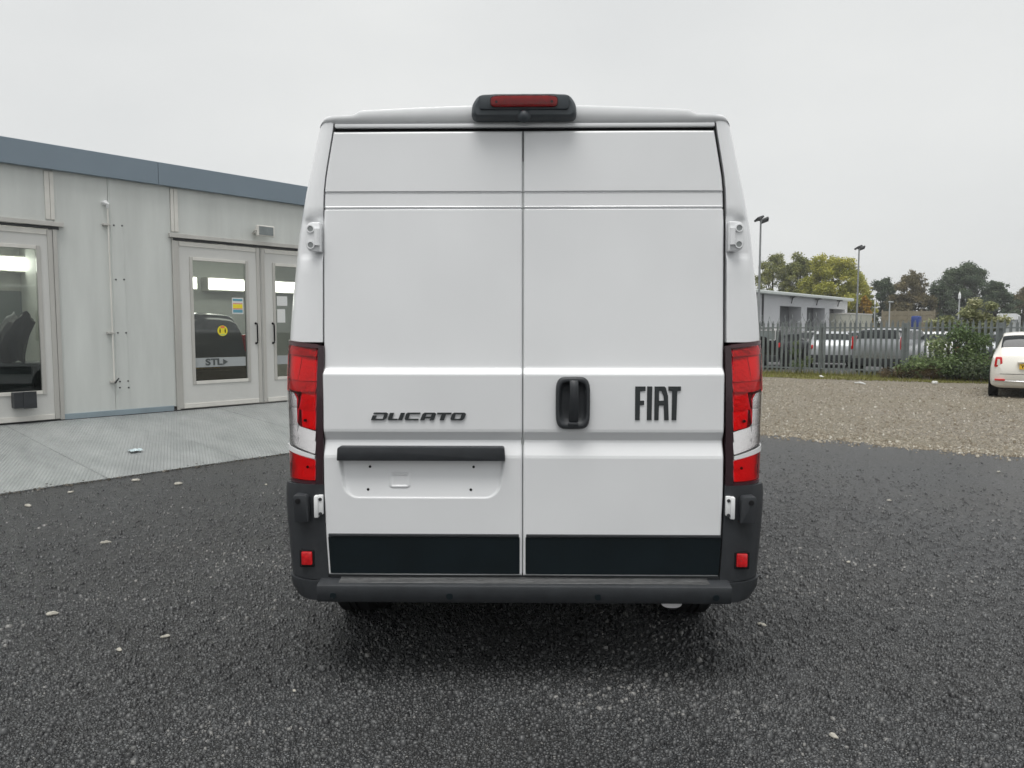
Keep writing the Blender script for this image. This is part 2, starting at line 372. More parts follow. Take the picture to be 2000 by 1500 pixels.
bld = empty('spray_booth', (W0.x, W0.y, 0), WRZ, 'long grey panelled booth building with glazed doors and blue-grey fascia, left of the van', 'building')
Z_T = wz(0, 265, .1); Z_F = wz(0, 316, .1)
s_end = 12.5; s_beg = -4.6
sA = ws(113, 600); sB = ws(340, 600); sC = ws(510, 640); seam = ws(219, 600); sLend = sA - .12
hA = wz(60, 434); hB = wz(400, 463)
hz = (hA + hB) / 2
# panels: each cladding panel is a part
def panel(x0, x1, z0, z1, m=M['clad'], y0=0., th=.06, name='wall_panel', bev=.004): return box(name, m, bld, x0, x1, y0, y0 + th, z0, z1, bev=bev)
panel(s_beg, -1.6, hz + .02, Z_F + .05); panel(-1.596, sA - .004, hz + .02, Z_F + .05)
panel(sA, seam - .004, BASE + .06, Z_F + .05); panel(seam, sB - .01, BASE + .06, Z_F + .05)
panel(sB - .006, sB + 2.4, hz + .02, Z_F + .05); panel(sB + 2.404, s_end, hz + .02, Z_F + .05)
dw = sC - sB                                                    # leaf width of the pair of doors
s2 = sC + dw + .06
panel(s2 + .06, s2 + 2.1, BASE + .06, hz + .016); panel(s2 + 2.104, s_end, BASE + .06, hz + .016)
box('cover_strip', M['clad'], bld, seam + .02, seam + .2, -.006, .004, BASE + .07, Z_F + .02, bev=.002)
for px, py in ((222, 440), (238, 441), (226, 546), (242, 546), (230, 650), (246, 650), (234, 745), (250, 744), (234, 757), (251, 757)):
    s_, z_ = wall(px, py); MB().lathe([(-.016, .004), (-.013, .011), (-.006, .013)], 8, 'y', (s_, 0, z_)).build('bolt', M['darkmetal'], bld)
# fascia in two lengths, roof sheet
fs = ws(310, 350, .1)
box('fascia', M['fascia'], bld, s_beg - .1, fs - .004, -.1, -.02, Z_F, Z_T, bev=.006); box('fascia', M['fascia'], bld, fs, s_end + .1, -.1, -.02, Z_F, Z_T, bev=.006)
box('roof', M['fascia'], bld, s_beg - .1, s_end + .1, -.018, 5.6, Z_T - .12, Z_T - .06)
box('soffit', M['darkmetal'], bld, s_beg, s_end, -.018, 0, Z_F + .06, Z_F + .1)
# skirting between the doors
box('skirting', M['skirt'], bld, sA + .02, sB - .06, -.022, -.002, BASE - .02, BASE + .075, bev=.003)
box('skirting', M['skirt'], bld, s2 + .1, s_end, -.022, -.002, BASE - .02, BASE + .075, bev=.003)
# posts (pairs of trims), upper and lower
for sx, flip in ((sA, 1), (sB, -1)):
    for a, b_ in ((-.105, -.045), (-.04, .01)):
        a, b_ = (a, b_) if flip > 0 else (-b_, -a)
        box('post_trim', M['alupale'], bld, sx + a, sx + b_, -.02, -.001, hz + .05, Z_F - .02, bev=.003)
    box('post_trim', M['alu'], bld, sx - .012 + (-.02 if flip > 0 else .0), sx + .04 + (-.02 if flip > 0 else .0), -.03, -.001, BASE, hz - .05, bev=.004)
for x0, x1 in ((sA - .06, sA + .03), (sB - .03, sB + .05), (s2 - .1, s2 + .08)): box('post_backing', M['alu'], bld, x0, x1, .0605, .09, BASE, hz + .05)
# headers: projecting ledge over each pair of doors
for x0, x1 in ((s_beg, ws(122, 440)), (ws(328, 460), s2 + .2)):
    box('door_header', M['alu'], bld, x0, x1, -.07, -.002, hz - .045, hz + .018, bev=.004)
    box('track_cover', M['darkmetal'], bld, x0 + .06, x1 - .06, -.035, -.002, hz - .085, hz - .047)
# doors
def door(x0, x1, wx0, wx1, wz0, wz1, hx, label=None):
    """leaf with an opening: four stiles and rails, pane, window trims, edge trims, pull handle"""
    d = MB(); y0, y1 = -.012, .04; zb, zt = BASE + .012, hz - .09
    d.box(x0, wx0, y0, y1, zb, zt); d.box(wx1, x1, y0, y1, zb, zt); d.box(wx0, wx1, y0, y1, zb, wz0); d.box(wx0, wx1, y0, y1, wz1, zt)
    o = d.build('door', M['doorpanel'], bld, weld=.0005)
    if label: o['label'] = label
    t = .05
    for nm, mm, bx in (('window_trim', M['alu'], (wx0 - t, wx0, wz0 - t * 1.1, wz1 + t)), ('window_trim', M['alu'], (wx1, wx1 + t, wz0 - t * 1.1, wz1 + t)),
                       ('window_trim', M['alupale'], (wx0 + .002, wx1 - .002, wz0 - t, wz0)), ('window_trim', M['alupale'], (wx0 + .002, wx1 - .002, wz1, wz1 + t)),
                       ('edge_trim', M['alu'], (x0 + .012, x0 + .075, zb + .004, zt - .004)), ('edge_trim', M['alu'], (x1 - .07, x1 - .012, zb + .004, zt - .004)),
                       ('kick_trim', M['alupale'], (x0 + .08, x1 - .075, zb + .004, zb + .075)), ('edge_trim', M['alupale'], (x0 + .08, x1 - .075, zt - .075, zt - .004))):
        box(nm, mm, o, bx[0], bx[1], -.026, -.0125, bx[2], bx[3], bev=.003)
    box('pane', M['glass'], o, wx0 + .001, wx1 - .001, .008, .014, wz0 + .001, wz1 - .001)
    if hx is not None:
        zc = wz(498, 651); h = MB(); hh = .17
        h.tube([(hx, -.013, zc - hh), (hx, -.06, zc - hh + .01), (hx, -.068, zc - hh + .04), (hx, -.068, zc + hh - .04), (hx, -.06, zc + hh - .01), (hx, -.013, zc + hh)], .013, 8)
        h.lathe([(-.02, .02), (-.0125, .02)], 10, 'y', (hx, 0, zc - hh)); h.lathe([(-.02, .02), (-.0125, .02)], 10, 'y', (hx, 0, zc + hh))
        h.build('handle', M['black'], o, smooth=True)
    return o
wz0, wz1 = wz(427, 742), wz(427, 512)
dm = door(sB + .02, sC - .005, ws(378, 620), ws(481, 620), wz0, wz1, ws(499, 651), 'door leaf with yellow round sticker on its window')
dr = door(sC + .005, sC + dw - .02, ws(538, 620), ws(538, 620) + ws(481, 620) - ws(378, 620), wz0, wz1, ws(532, 651))
lw1 = ws(76, 620); lx1 = sA - .03
dl = door(lx1 - 1.62, lx1, lw1 - 1.0, lw1, wz(60, 764), wz(60, 486), None, 'door leaf with small black box below its window')
d0 = door(lx1 - 3.26, lx1 - 1.63, lw1 - 2.7, lw1 - 1.75, wz(60, 764), wz(60, 486), None)
panel(s_beg, lx1 - 3.28, BASE + .06, hz + .016)
# black box under the left window, floodlight, rod with brackets, stickers
s0_, z0_ = wall(22, 797); s1_, z1_ = wall(62, 764)
bb = MB(); bb.box(s0_, s1_, -.15, -.014, z0_, z1_, bev=.006); bb.box(s0_ + (s1_ - s0_) * .42, s1_ + .012, -.165, -.15, z0_ - .008, z1_ + .008, bev=.003); bb.build('letter_box', M['plastic'], dl)
fl = empty('floodlight', parent_loc := (0, 0, 0)); fl.parent = bld
s_, z_ = wall(509, 453)
fl.location = (s_, -.02, z_)
box('lamp_body', M['alupale'], fl, -.16, .16, -.16, -.1, -.09, .09, bev=.01); box('lamp_glass', M['galv'], fl, -.13, .13, -.168, -.161, -.07, .07); MB().tube([(-.1, .02, -.02), (-.19, -.05, -.05), (-.19, -.13, 0)], .014, 6).tube([(-.19, -.13, 0), (-.16, -.13, 0)], .014, 6).build('bracket', M['alu'], fl)
rd_ = MB(); a_ = wall(205, 398); pts = [(a_[0] + .01, -.05, a_[1] - .02)] + [(ws(px, py), -.05, wz(px, py)) for px, py in ((208, 420), (210, 446), (213, 520), (217, 650), (222, 700), (226, 748))]
xs = pts[1][0]; pts = [(xs, p[1], p[2]) for p in pts]
rd_.tube(pts, .011, 6); rod = rd_.build('locking_rod', M['alupale'], bld, smooth=True)
MB().tube([(xs - .03, .0, pts[0][2] + .03), (xs - .03, -.05, pts[0][2] + .03), (xs, -.055, pts[0][2] + .01), (xs, -.05, pts[0][2] - .05)], [.035, .038, .03, .016], 8).build('elbow', M['white'], rod, smooth=True)
for py, ln in ((440, .07), (650, .07), (746, .05)):
    z_ = wz(214, py); MB().box(xs - ln, xs + .03, -.065, -.002, z_ - .015, z_ + .015, bev=.004).build('bracket', M['alu'], rod)
MB().tube([(xs, -.06, wz(226, 748)), (xs + .05, -.09, wz(229, 738))], .012, 6).build('lever', M['darkmetal'], rod)
M['stk_y'] = mat('sticker_yellow', (.85, .72, .03), .4); M['stk_r'] = mat('sticker_red', (.75, .16, .08), .4); M['stk_b'] = mat('sticker_blue', (.12, .33, .42), .5); M['stk_g'] = mat('sticker_green', (.5, .65, .2), .5)
M['paper'] = mat('paper', (.72, .73, .72), .6); M['frost'] = mat('frosted_band', (.36, .385, .39), .5); M['stltxt'] = mat('band_letters', (.07, .08, .08), .4)
s_, z_ = wall(435, 646); rs = .088
stk = MB().lathe([(.004, rs), (.0065, rs)], 28, 'y', (s_, 0, z_)).build('round_sticker', M['stk_y'], dm)
box('sticker_print', M['stk_r'], stk, s_ - .035, s_ + .035, .0015, .0035, z_ + .045, z_ + .078); box('sticker_print', M['stk_g'], stk, s_ - .045, s_ + .045, .0015, .0035, z_ - .072, z_ - .052)
for sg in (-1, 1):
    f_ = MB(); cx = s_ + sg * .045
    f_.lathe([(.001, .009), (.0035, .009)], 10, 'y', (cx, 0, z_ + .03)); f_.prism([(cx - .012, z_ + .018), (cx + .012, z_ + .018), (cx + .007, z_ - .035), (cx - .007, z_ - .035)], .001, .0035); f_.build('sticker_figure', M['black'], stk)
a0, a1 = wall(454, 613), wall(475, 582)
pst = box('notice', M['paper'], dm, a0[0], a1[0], .004, .0065, a0[1], a1[1])
hh = (a1[1] - a0[1])
for k, (mm, f0, f1) in enumerate(((M['stk_b'], .80, .93), (M['orange'], .30, .34), (M['stk_y'], .36, .60), (M['stk_b'], .08, .26), (M['stk_r'], .62, .66))): box('notice_print', mm, pst, a0[0] + .015, a1[0] - .015, .0015, .0035, a0[1] + hh * f0, a0[1] + hh * f1)
b0z, b1z = wz(430, 716), wz(430, 698)
for dd, x0, x1 in ((dm, ws(379, 700), ws(480, 700)), (dr, ws(539, 690), ws(539, 690) + 1.0)):
    box('window_band', M['frost'], dd, x0, min(x1, x0 + ws(480, 700) - ws(379, 700)), .004, .0065, b0z, b1z)
ss = ws(423, 708); zc = (b0z + b1z) / 2
for ch, dx in (('S', -.115), ('T', -.01), ('L', .085)):
    t_ = textmesh('letter', ch, .155, M['stltxt'], dm, bold=.006); t_.location = (ss - .03 + dx, .001, zc); t_.rotation_euler = (R(90), 0, 0); t_.scale = (1.2, .95, 1)
MB().prism([(ss + .115, zc - .05), (ss + .115, zc + .05), (ss + .20, zc)], -.0005, .0025).build('arrow_mark', M['stltxt'], dm)
for (qx0, qy0, qx1, qy1) in ((541, 597, 561, 579), (542, 630, 557, 604)):
    p0, p1 = wall(qx0, qy0), wall(qx1, qy1); box('paper_sheet', M['paper'], dr, p0[0], p1[0], .004, .0065, p0[1], p1[1])
# inside of the booth
zt = hz + .25; dpt = 4.6
box('floor', M['concrete'], bld, s_beg, s_end, .05, dpt, BASE - .06, BASE)
box('back_wall', M['roomwhite'], bld, s_beg, s_end, dpt, dpt + .08, 0, zt + .4); box('ceiling', M['roomwhite'], bld, s_beg, s_end, .07, dpt, zt, zt + .05)
for x in (s_beg, (sA + sB) / 2, s_end): box('side_wall', M['roomwhite'], bld, x, x + .06, .07, dpt, BASE, zt)
M['dimglass'] = mat('far_window', (.22, .25, .25), .15)
for x in (-.75, .25, 1.2): 
    bw = box('back_window', M['dimglass'], bld, x, x + .62, dpt - .01, dpt - .002, BASE + .9, BASE + 2.0); box('frame', M['alupale'], bw, x - .04, x + .66, dpt - .006, dpt - .001, BASE + .86, BASE + 2.04)
for x, yy in ((-2.6, .8), (-.6, 1.3), (-.9, 3.2), (sB + .35, .9), (sB + 1.9, 1.2), (sB + .9, 3.0), (sB + 2.6, 3.0)):
    lf = box('light_fitting', M['alupale'], bld, x - .04, x + 1.3, yy - .02, yy + .28, zt - .07, zt - .002); box('light_tube', M['lightstrip'], lf, x, x + 1.25, yy, yy + .25, zt - .085, zt - .071)
for x, z_ in ((-1.9, 2.62), (-.45, 2.62), (1.0, 2.62), (sB + 1.2, 2.42), (sB + 2.7, 2.42), (sB + 4.2, 2.42)):
    lf = MB().prism([(x, z_), (x + 1.28, z_), (x + 1.28, z_ + .3), (x, z_ + .3)], dpt - .3, dpt - .002).build('light_box', M['alupale'], bld); box('light_tube', M['lightstrip'], lf, x + .03, x + 1.25, dpt - .31, dpt - .301, z_ + .03, z_ + .27)
# plastic sheeting hanging inside the left window
M['bag'] = mat('black_polythene', (.006, .007, .012), .4, spec=.4)
sb0, zb0 = wall(8, 710); sb1, zb1 = wall(60, 615)
bagr = empty('plastic_sheet', tuple((W0 + WD * (ws(40, 660) + .05) + WN * .6).to_3d() + Vector((0, 0, BASE))), WRZ, 'black plastic sheeting bunched up behind the leftmost window', 'plastic sheet')
ww, hgt = (sb1 - sb0) * 1.0, (zb1 - zb0) * 1.06; rows = []
for i in range(19):
    t = i / 18; zz = (wz(30, 712) - BASE) + hgt * t; row = []
    for j in range(33):
        th = 2 * math.pi * j / 32; f_ = 1 + .07 * math.sin(3 * th + 3 * t) + .05 * math.sin(11 * th - 7 * t)
        wdt = ww * .5 * (.62 + .5 * math.sin(math.pi * min(1, .2 + .62 * (1 - t)))) * f_ * (1 if t < .94 else .55)
        row.append((wdt * math.cos(th) + .10 * t - .06 * math.sin(4 * t), .22 * f_ * math.sin(th), zz + .04 * math.sin(3 * th)))
    rows.append(row)
b = MB(); b.grid(rows); b.build('sheeting', M['bag'], bagr, smooth=True, weld=.001)
MB().tube([(0, 0, wz(30, 712) - BASE + .02), (0, 0, wz(30, 712) - BASE + .5)], .03, 8).build('stand', M['darkmetal'], bagr)
bq = W0 + WD * (ws(40, 660) - .75) + WN * .25; reflection_block = empty('tarmac_reflection_block', (bq.x, bq.y, BASE), WRZ, 'added dark grey block standing in for reflected tarmac under the black plastic in the leftmost window', 'reflection_block')  # added grey block, stands in for tarmac reflected in the lower pane
bz = wz(30, 712) - BASE; M['reflection_block'] = mat('reflection_grey', (.10, .11, .115), .45, var=(2, .2))
box('block_top', M['reflection_block'], reflection_block, -.6, 1.5, 0, .8, bz - .05, bz, bev=.01); box('block_body', M['reflection_block'], reflection_block, -.57, 1.47, .03, .77, .08, bz - .052, bev=.006)
for k in range(4): box('block_panel', M['reflection_block'], reflection_block, -.55 + k * .505, -.06 + k * .505, .012, .028, .12, bz - .08, bev=.004)
box('block_base', M['black'], reflection_block, -.5, 1.4, .1, .7, 0, .079)

# ramp of steel plates in front of the booth
M['plate'] = None
def rampmat():
    m, t, p = nmat('tread_plate'); N = t.nodes.new; K = t.links.new
    o = N('ShaderNodeTexCoord'); n = N('ShaderNodeTexNoise'); n.inputs['Scale'].default_value = 1.9; n.inputs['Detail'].default_value = 9; n.inputs['Roughness'].default_value = .74; mq = N('ShaderNodeMapping'); mq.inputs['Scale'].default_value = (1.6, .6, 1); K(o.outputs['Object'], mq.inputs[0]); K(mq.outputs[0], n.inputs['Vector'])
    r = N('ShaderNodeValToRGB'); r.color_ramp.elements[0].position = .3; r.color_ramp.elements[1].position = .72; r.color_ramp.elements[0].color = (0.2157, 0.2288, 0.2288, 1); r.color_ramp.elements[1].color = (0.3660, 0.3824, 0.3791, 1)
    K(n.outputs['Fac'], r.inputs[0]); K(r.outputs[0], p.inputs['Base Color']); p.inputs['Roughness'].default_value = .42; p.inputs['Metallic'].default_value = .25
    a = N('ShaderNodeTexWave'); a.inputs['Scale'].default_value = 13; a.bands_direction = 'DIAGONAL'; a.inputs['Distortion'].default_value = .6
    mw = N('ShaderNodeMapping'); mw.inputs['Rotation'].default_value = (0, 0, R(72)); K(o.outputs['Object'], mw.inputs[0]); K(mw.outputs[0], a.inputs['Vector']); b = N('ShaderNodeBump'); b.inputs['Strength'].default_value = .8; b.inputs['Distance'].default_value = .007; K(a.outputs['Fac'], b.inputs['Height']); K(b.outputs[0], p.inputs['Normal'])
    return m
M['plate'] = rampmat()
rf = W0.dot(WN) - on_ground(0, 965).xy.dot(WN); rf2 = W0.dot(WN) - on_ground(562, 888).xy.dot(WN); RUN = (rf + rf2) / 2
ramp = empty('ramp', (W0.x, W0.y, 0), WRZ); tag(ramp, 'grey steel tread plate ramp sloping up to the booth doors', 'ramp', kind='structure')
x = s_beg; pw = 1.5; off = (ws(8, 831) - s_beg) % pw
xs_ = [s_beg]; q = s_beg + off
while q < s_end: xs_.append(q); q += pw
xs_.append(s_end)
for a_, c_ in zip(xs_, xs_[1:]):
    if c_ - a_ < .1: continue
    b = MB(); j = random.uniform(-.004, .004)
    pr = [(-RUN, .004), (-RUN, .014), (-.03, BASE - .012 + j), (-.03, BASE - .2), ]
    va = [b.bm.verts.new((a_ + .004, y, z)) for y, z in pr]; vb = [b.bm.verts.new((c_ - .004, y, z)) for y, z in pr]
    for k in range(4): b.bm.faces.new((va[k], va[(k + 1) % 4], vb[(k + 1) % 4], vb[k]))
    b.bm.faces.new(va); b.bm.faces.new(list(reversed(vb))); b.build('plate', M['plate'], ramp)
box('sill', M['darkmetal'], bld, s_beg, s_end, -.028, .05, 0, BASE - .004)

# ------------------------------------------------------------------ the van
VY = 3.2; VX = .0505
van = empty('delivery_van', (VX, VY, 0), R(-.9), 'white high-roof delivery van parked rear-on with closed twin doors', 'van')
def vz(px, py): p = at_depth(px, py, VY); return p.x - VX, p.z
def tab(*pairs):
    z, v = zip(*sorted(pairs)); return lambda q: float(np.interp(q, z, v))
XE = tab((.45, .852), (.50, .853), (.68, .862), (.86, .866), (1.53, .862), (2.0, .857), (2.15, .852), (2.21, .846), (2.27, .836), (2.41, .811), (2.46, .803))
WT = tab((.36, 1.03), (.9, 1.048), (1.3, 1.055), (1.45, 1.052), (1.55, 1.046), (1.67, 1.036), (1.77, 1.024), (1.98, 1.000), (2.14, .970), (2.28, .937), (2.40, .910), (2.455, .897))
WB = tab((.375, 1.000), (.39, 1.018), (.42, 1.034), (.45, 1.040), (.575, 1.050), (.75, 1.062), (.86, 1.064), (.90, 1.056))
def lean(z): return max(0, z - 1.4) * .03 - .016 * min(1, max(0, (1.5 - z) / .25))
def corner(q, z, off=0., Wt=WT, depth=.13):
    q = min(max(q, -.2), .9995); xe = XE(z) + .008; Wd = Wt(z) - xe
    qq = max(q, 0); y = lean(z) + depth * (1 - math.sqrt(1 - qq * qq)); dy = depth * qq / math.sqrt(1 - qq * qq)
    l = math.hypot(dy, Wd); return Vector((xe + q * Wd + off * dy / l, y - off * Wd / l, z))
def qa(wa): return (wa - .868) / .150
def cpatch(name, outline, o0, o1, m, parent, side, Wt=WT, cuts=True, smooth=True):
    """outline in (q,z) laid on the body corner, front at offset o1, walls back to o0"""
    bm = bmesh.new(); f = bm.faces.new([bm.verts.new((q, 0, z)) for q, z in outline])
    for k in range(1, 20):
        q = math.sin(k / 20 * math.pi / 2)
        bmesh.ops.bisect_plane(bm, geom=bm.verts[:] + bm.edges[:] + bm.faces[:], plane_co=(q, 0, 0), plane_no=(1, 0, 0))
    zz = [p[1] for p in outline]
    z = math.ceil(min(zz) / .06) * .06
    while z < max(zz):
        bmesh.ops.bisect_plane(bm, geom=bm.verts[:] + bm.edges[:] + bm.faces[:], plane_co=(0, 0, z + 1e-4), plane_no=(0, 0, 1)); z += .06
    bd = [e for e in bm.edges if e.is_boundary]; back = {}
    qz = {v: (v.co.x, v.co.z) for v in bm.verts}
    for e in bd:
        for v in e.verts:
            if v not in back:
                c = corner(*qz[v], o0, Wt); back[v] = bm.verts.new((c.x * side, c.y, c.z))
    zlo, zhi = min(zz), max(zz); sl = o1 if isinstance(o1, tuple) else (o1, o1)
    for v, (q, z) in qz.items():
        c = corner(q, z, (sl[1] + (sl[0] - sl[1]) * (z - zlo) / (zhi - zlo)) * ((1 - .9 * max(0, q) ** 3) if isinstance(o1, tuple) else 1), Wt); v.co = (c.x * side, c.y, c.z)
    if o0 != o1:
        for e in bd: bm.faces.new((e.verts[0], e.verts[1], back[e.verts[1]], back[e.verts[0]]))
    b = MB(); b.bm.free(); b.bm = bm
    return b.build(name, m, parent, smooth=smooth, angle=35)

# body: corner pillars + sides + roof + nose
SIDEY = [.2, .35, .42, .48, .54, .6, .7, .8, .9, 1.0, 1.1, 1.2, 1.26, 1.32, 1.38, 1.6, 2.2, 2.8, 3.4, 4.0, 4.27, 4.35, 4.41, 4.47, 4.55, 4.65, 4.7, 4.8, 4.9, 5.0, 5.1, 5.17, 5.23, 5.35, 5.6, 5.8, 5.95]
ZTOP = tab((4.35, 2.455), (4.7, 2.40), (5.0, 1.9), (5.35, 1.36), (5.6, 1.24), (5.8, 1.08), (5.95, .86))
WF = tab((4.35, 1), (5.0, .99), (5.35, .965), (5.6, .93), (5.8, .85), (5.95, .70))
def side_pt(z, y):
    zt_ = ZTOP(y) if y > 4.35 else 2.455; z2 = .42 + (z - .42) * (zt_ - .42) / (2.455 - .42)
    return (WT(z) * (WF(y) if y > 4.35 else 1), y, z2)
zrows = sorted(set([round(.42 + i * .06, 3) for i in range(34)] + [.895, 1.512, 1.86, 1.875, 1.89, 1.9, 1.96, 2.02, 2.03, 2.045, 2.06, 2.455]))
thetas = [math.sin(k / 14 * math.pi / 2) for k in range(15)]
def scoop(q, z):
    a = min(1, max(0, (z - 1.862) / .03)) * min(1, max(0, (2.06 - z) / .03)); b = min(1, max(0, (.82 - q) / .25))
    return .016 * (a * a * (3 - 2 * a)) * (b * b * (3 - 2 * b))
b = MB()
for sg in (-1, 1):
    for z0_, z1_ in zip(zrows, zrows[1:]):
        lamp = .894 <= z0_ and z1_ <= 1.513
        r0, r1 = [], []
        for z, r_ in ((z0_, r0), (z1_, r1)):
            if not lamp:
                c = corner(0, z, 0); r_.append(Vector((c.x, c.y + .06, z)))
                for q in thetas[:-1]: c = corner(q, z, 0); c.y += scoop(q, z); r_.append(c)
            r_.append(Vector((WT(z), lean(z) + .13, z)))
            for y in SIDEY: r_.append(Vector(side_pt(z, y)))
        b.grid([[(v.x * sg, v.y, v.z) for v in r0], [(v.x * sg, v.y, v.z) for v in r1]])
# roof
RTOP = tab((0, 2.519), (.12, 2.5185), (.3, 2.514), (.5, 2.507), (.66, 2.499), (.682, 2.497), (.694, 2.489), (.712, 2.481), (.76, 2.480), (.82, 2.477), (.845, 2.470), (.862, 2.460), (.872, 2.450), (.876, 2.444))
def plan(x):
    q = max(0, (abs(x) - .800) / (.8975 - .800)); return .13 * (1 - math.sqrt(max(0, 1 - q * q)))
XS = [-.876, -.872, -.866, -.858, -.848, -.836, -.82, -.79, -.74, -.712, -.703, -.694, -.688, -.682, -.67, -.64, -.56, -.45, -.3, -.15, 0]; XS = [x * 1.024 for x in XS]; XS = XS + [-x for x in reversed(XS[:-1])]
lz = lean(2.45); rows = []
for kind in range(6):
    row = []
    for x in XS:
        zt_ = RTOP(abs(x) / 1.024); y = plan(x) + lz
        dy, zz = ((.012, 2.4425), (.000, 2.4425), (-.008, min(2.452, zt_)), (-.013, max(2.4425, zt_ - .014)), (-.009, max(2.443, zt_ - .004)), (.006, zt_))[kind]
        row.append((x, y + dy, zz))
    rows.append(row)
for y in [.2, .35, .6, 1.0, 1.6, 2.2, 2.8, 3.4, 4.0, 4.35, 4.7, 5.0, 5.35, 5.6, 5.8, 5.95]:
    t = min(1, y / .35); fall = min(1, max(0, (5.0 - y) / .5)); wf = WF(y) if y > 4.35 else 1; zb4 = (ZTOP(y) if y > 4.35 else 2.455) - 2.455
    rows.append([(x * wf, max(y + lz, plan(x) + lz + .008), 2.444 + (RTOP(abs(x) / 1.024) - 2.444 + .02 * t * (1 - (x / .9) ** 2)) * fall + zb4) for x in XS])
def roof_row(y): return None
b.grid(rows)
# nose cap
last = SIDEY[-1]; b.poly([(side_pt(z, last)[0], last, side_pt(z, last)[2]) for z in zrows] + [(-side_pt(z, last)[0], last, side_pt(z, last)[2]) for z in reversed(zrows)])
dead = []
for f in b.bm.faces:
    c = f.calc_center_median()
    if abs(c.x) > .9 and any(math.hypot(c.y - yc, c.z - .36) < .415 for yc in (.90, 4.75)): dead.append(f)
bmesh.ops.delete(b.bm, geom=dead, context='FACES')
body = b.build('body', M['paint'], van, smooth=True, weld=.0008, angle=50)
# rain channel lip above the doors
MB().box(-.808, .808, -.004 + lean(2.43), .05, 2.424, 2.4415, bev=.004).build('roof_lip', M['paint'], van, smooth=True)
# dark seal behind door gaps, underside
MB().prism([(-.86, .46), (.86, .46), (.866, 2.0), (.845, 2.26), (.808, 2.425), (-.808, 2.425), (-.845, 2.26), (-.866, 2.0)], .05, .09).build('door_seal', M['black'], van)
box('underbody', M['under'], van, -.77, .77, .12, 5.8, .40, .52)
for sg in (-1, 1):
    for y0_, y1_ in ((.12, .48), (1.32, 4.33), (5.17, 5.8)): box('sill', M['under'], van, min(sg * .771, sg * 1.0), max(sg * .771, sg * 1.0), y0_, y1_, .40, .5)
MB().box(-.72, .72, 1.5, 3.6, .24, .399, bev=.03).build('under_light_block', M['under'], van); MB().lathe([(.25, .2), (.25, .32), (.29, .345), (.37, .345), (.399, .3)], 32, 'z', (-.05, .62, 0)).build('spare_wheel', M['tyre'], van, smooth=True)  # unseen tank block and spare wheel, added to keep light out underneath
for sg in (-1, 1): box('added_mud_flap', M['black'], van, min(sg * .80, sg * .99), max(sg * .80, sg * .99), .44, .455, .24, .46)  # flaps added to deepen the dark below the bumper
# glazing and side mouldings that only show from the side
for sg in (-1, 1):
    pts = [(4.42, 1.30), (5.22, 1.28), (4.86, 1.98), (4.42, 2.0)]
    MB().grid([[(sg * (side_pt(1.32, 4.42)[0] + .004), 4.42, 1.32), (sg * (side_pt(1.5, 5.2)[0] + .004), 5.2, 1.33)], [(sg * (WT(1.95) + .004), 4.42, 1.95), (sg * (WT(2.1) * .99 - .02), 4.88, 1.93)]]).__class__
    g = MB(); g.grid([[(sg * (WT(1.32 + .63 * i / 6) * (1 - .03 * j / 4 * (1 - i / 6)) + .006), 4.42 + (0.78 - .34 * i / 6) * j / 4, 1.32 + .63 * i / 6) for j in range(5)] for i in range(7)]); g.build('side_window', M['carglass'], van, smooth=True)
    MB().box(sg * 1.05 - .012, sg * 1.05 + .012, 1.25, 4.3, .62, .78, bev=.008).build('side_moulding', M['plastic'], van)
    mr_ = MB().box(sg * 1.09 - .02 if sg > 0 else sg * 1.09 - .2, sg * 1.09 + .2 if sg > 0 else sg * 1.09 + .02, 4.95, 5.1, 1.38, 1.78, bev=.03).build('door_mirror', M['plastic'], van)
ws_ = MB(); rows = []
for i in range(7):
    y = 4.74 + .56 * i / 6; zc_ = ZTOP(y); rows.append([(x, y - .004, zc_ + .012 + .03 * (1 - abs(x))) for x in np.linspace(-.78 - .05 * i / 6, .78 + .05 * i / 6, 9)])
ws_.grid(rows); ws_.build('windscreen', M['carglass'], van, smooth=True)

# twin rear doors as fine height fields
def sstep(a, b_, x): t = np.clip((x - a) / (b_ - a), 0, 1); return t * t * (3 - 2 * t)
def door_depth(X, Z, side):
    d = -np.maximum(0, Z - 1.4) * .03
    lin = np.interp(Z, [.4, 1.012, 1.024, 1.078, 1.088, 1.126, 1.138, 1.371, 1.377, 1.400, 1.408, 3], [.026, .026, .0245, .0055, .0045, .0245, .026, .026, .0245, .0015, 0, 0])
    d = d + lin
    d = d - .0035 * (sstep(2.088, 2.094, Z) - sstep(2.146, 2.151, Z))
    for zc_, hw, dp in ((2.1525, .0042, .010), (2.084, .0055, .012)): d = d - dp * np.clip(1 - np.abs(Z - zc_) / hw, 0, 1) ** .6
    # slow pressed crown so the panels catch light unevenly
    d = d + .0035 * np.sin(np.clip((np.abs(X) - .02) / .83, 0, 1) * np.pi) + .0012 * np.sin(Z * 5.1 + X * 3) + .0006 * np.sin(Z * 13 + 2 * X) * np.sin(X * 9 + 1)
    if side < 0:
        # number plate pan: leans back towards the top, rounded lower corners
        cx = -.4425; hw_ = .355 - .025 * np.clip((1.0 - Z) / .16, 0, 1); zb_ = .838
        rc = .055; ax = np.abs(X - cx); bx = np.maximum(ax - (hw_ - rc), 0); bz = np.maximum((zb_ + rc) - Z, 0)
        sd = np.hypot(bx, bz) - rc; sd = np.maximum(sd, Z - 1.02)
        inside = sstep(.004, -.004, sd)
        d = d - inside * (.004 + .030 * np.clip((Z - zb_) / .17, 0, 1))
        rx = np.maximum(np.abs(X + .539) - .030, 0); rz = np.maximum(np.abs(Z - .912) - .018, 0)
        d = d + .006 * sstep(.016, .010, np.hypot(rx, rz)) - .003 * sstep(.006, .001, np.hypot(rx, rz))
    return d
dz = list(np.linspace(.492, 2.41, 130))
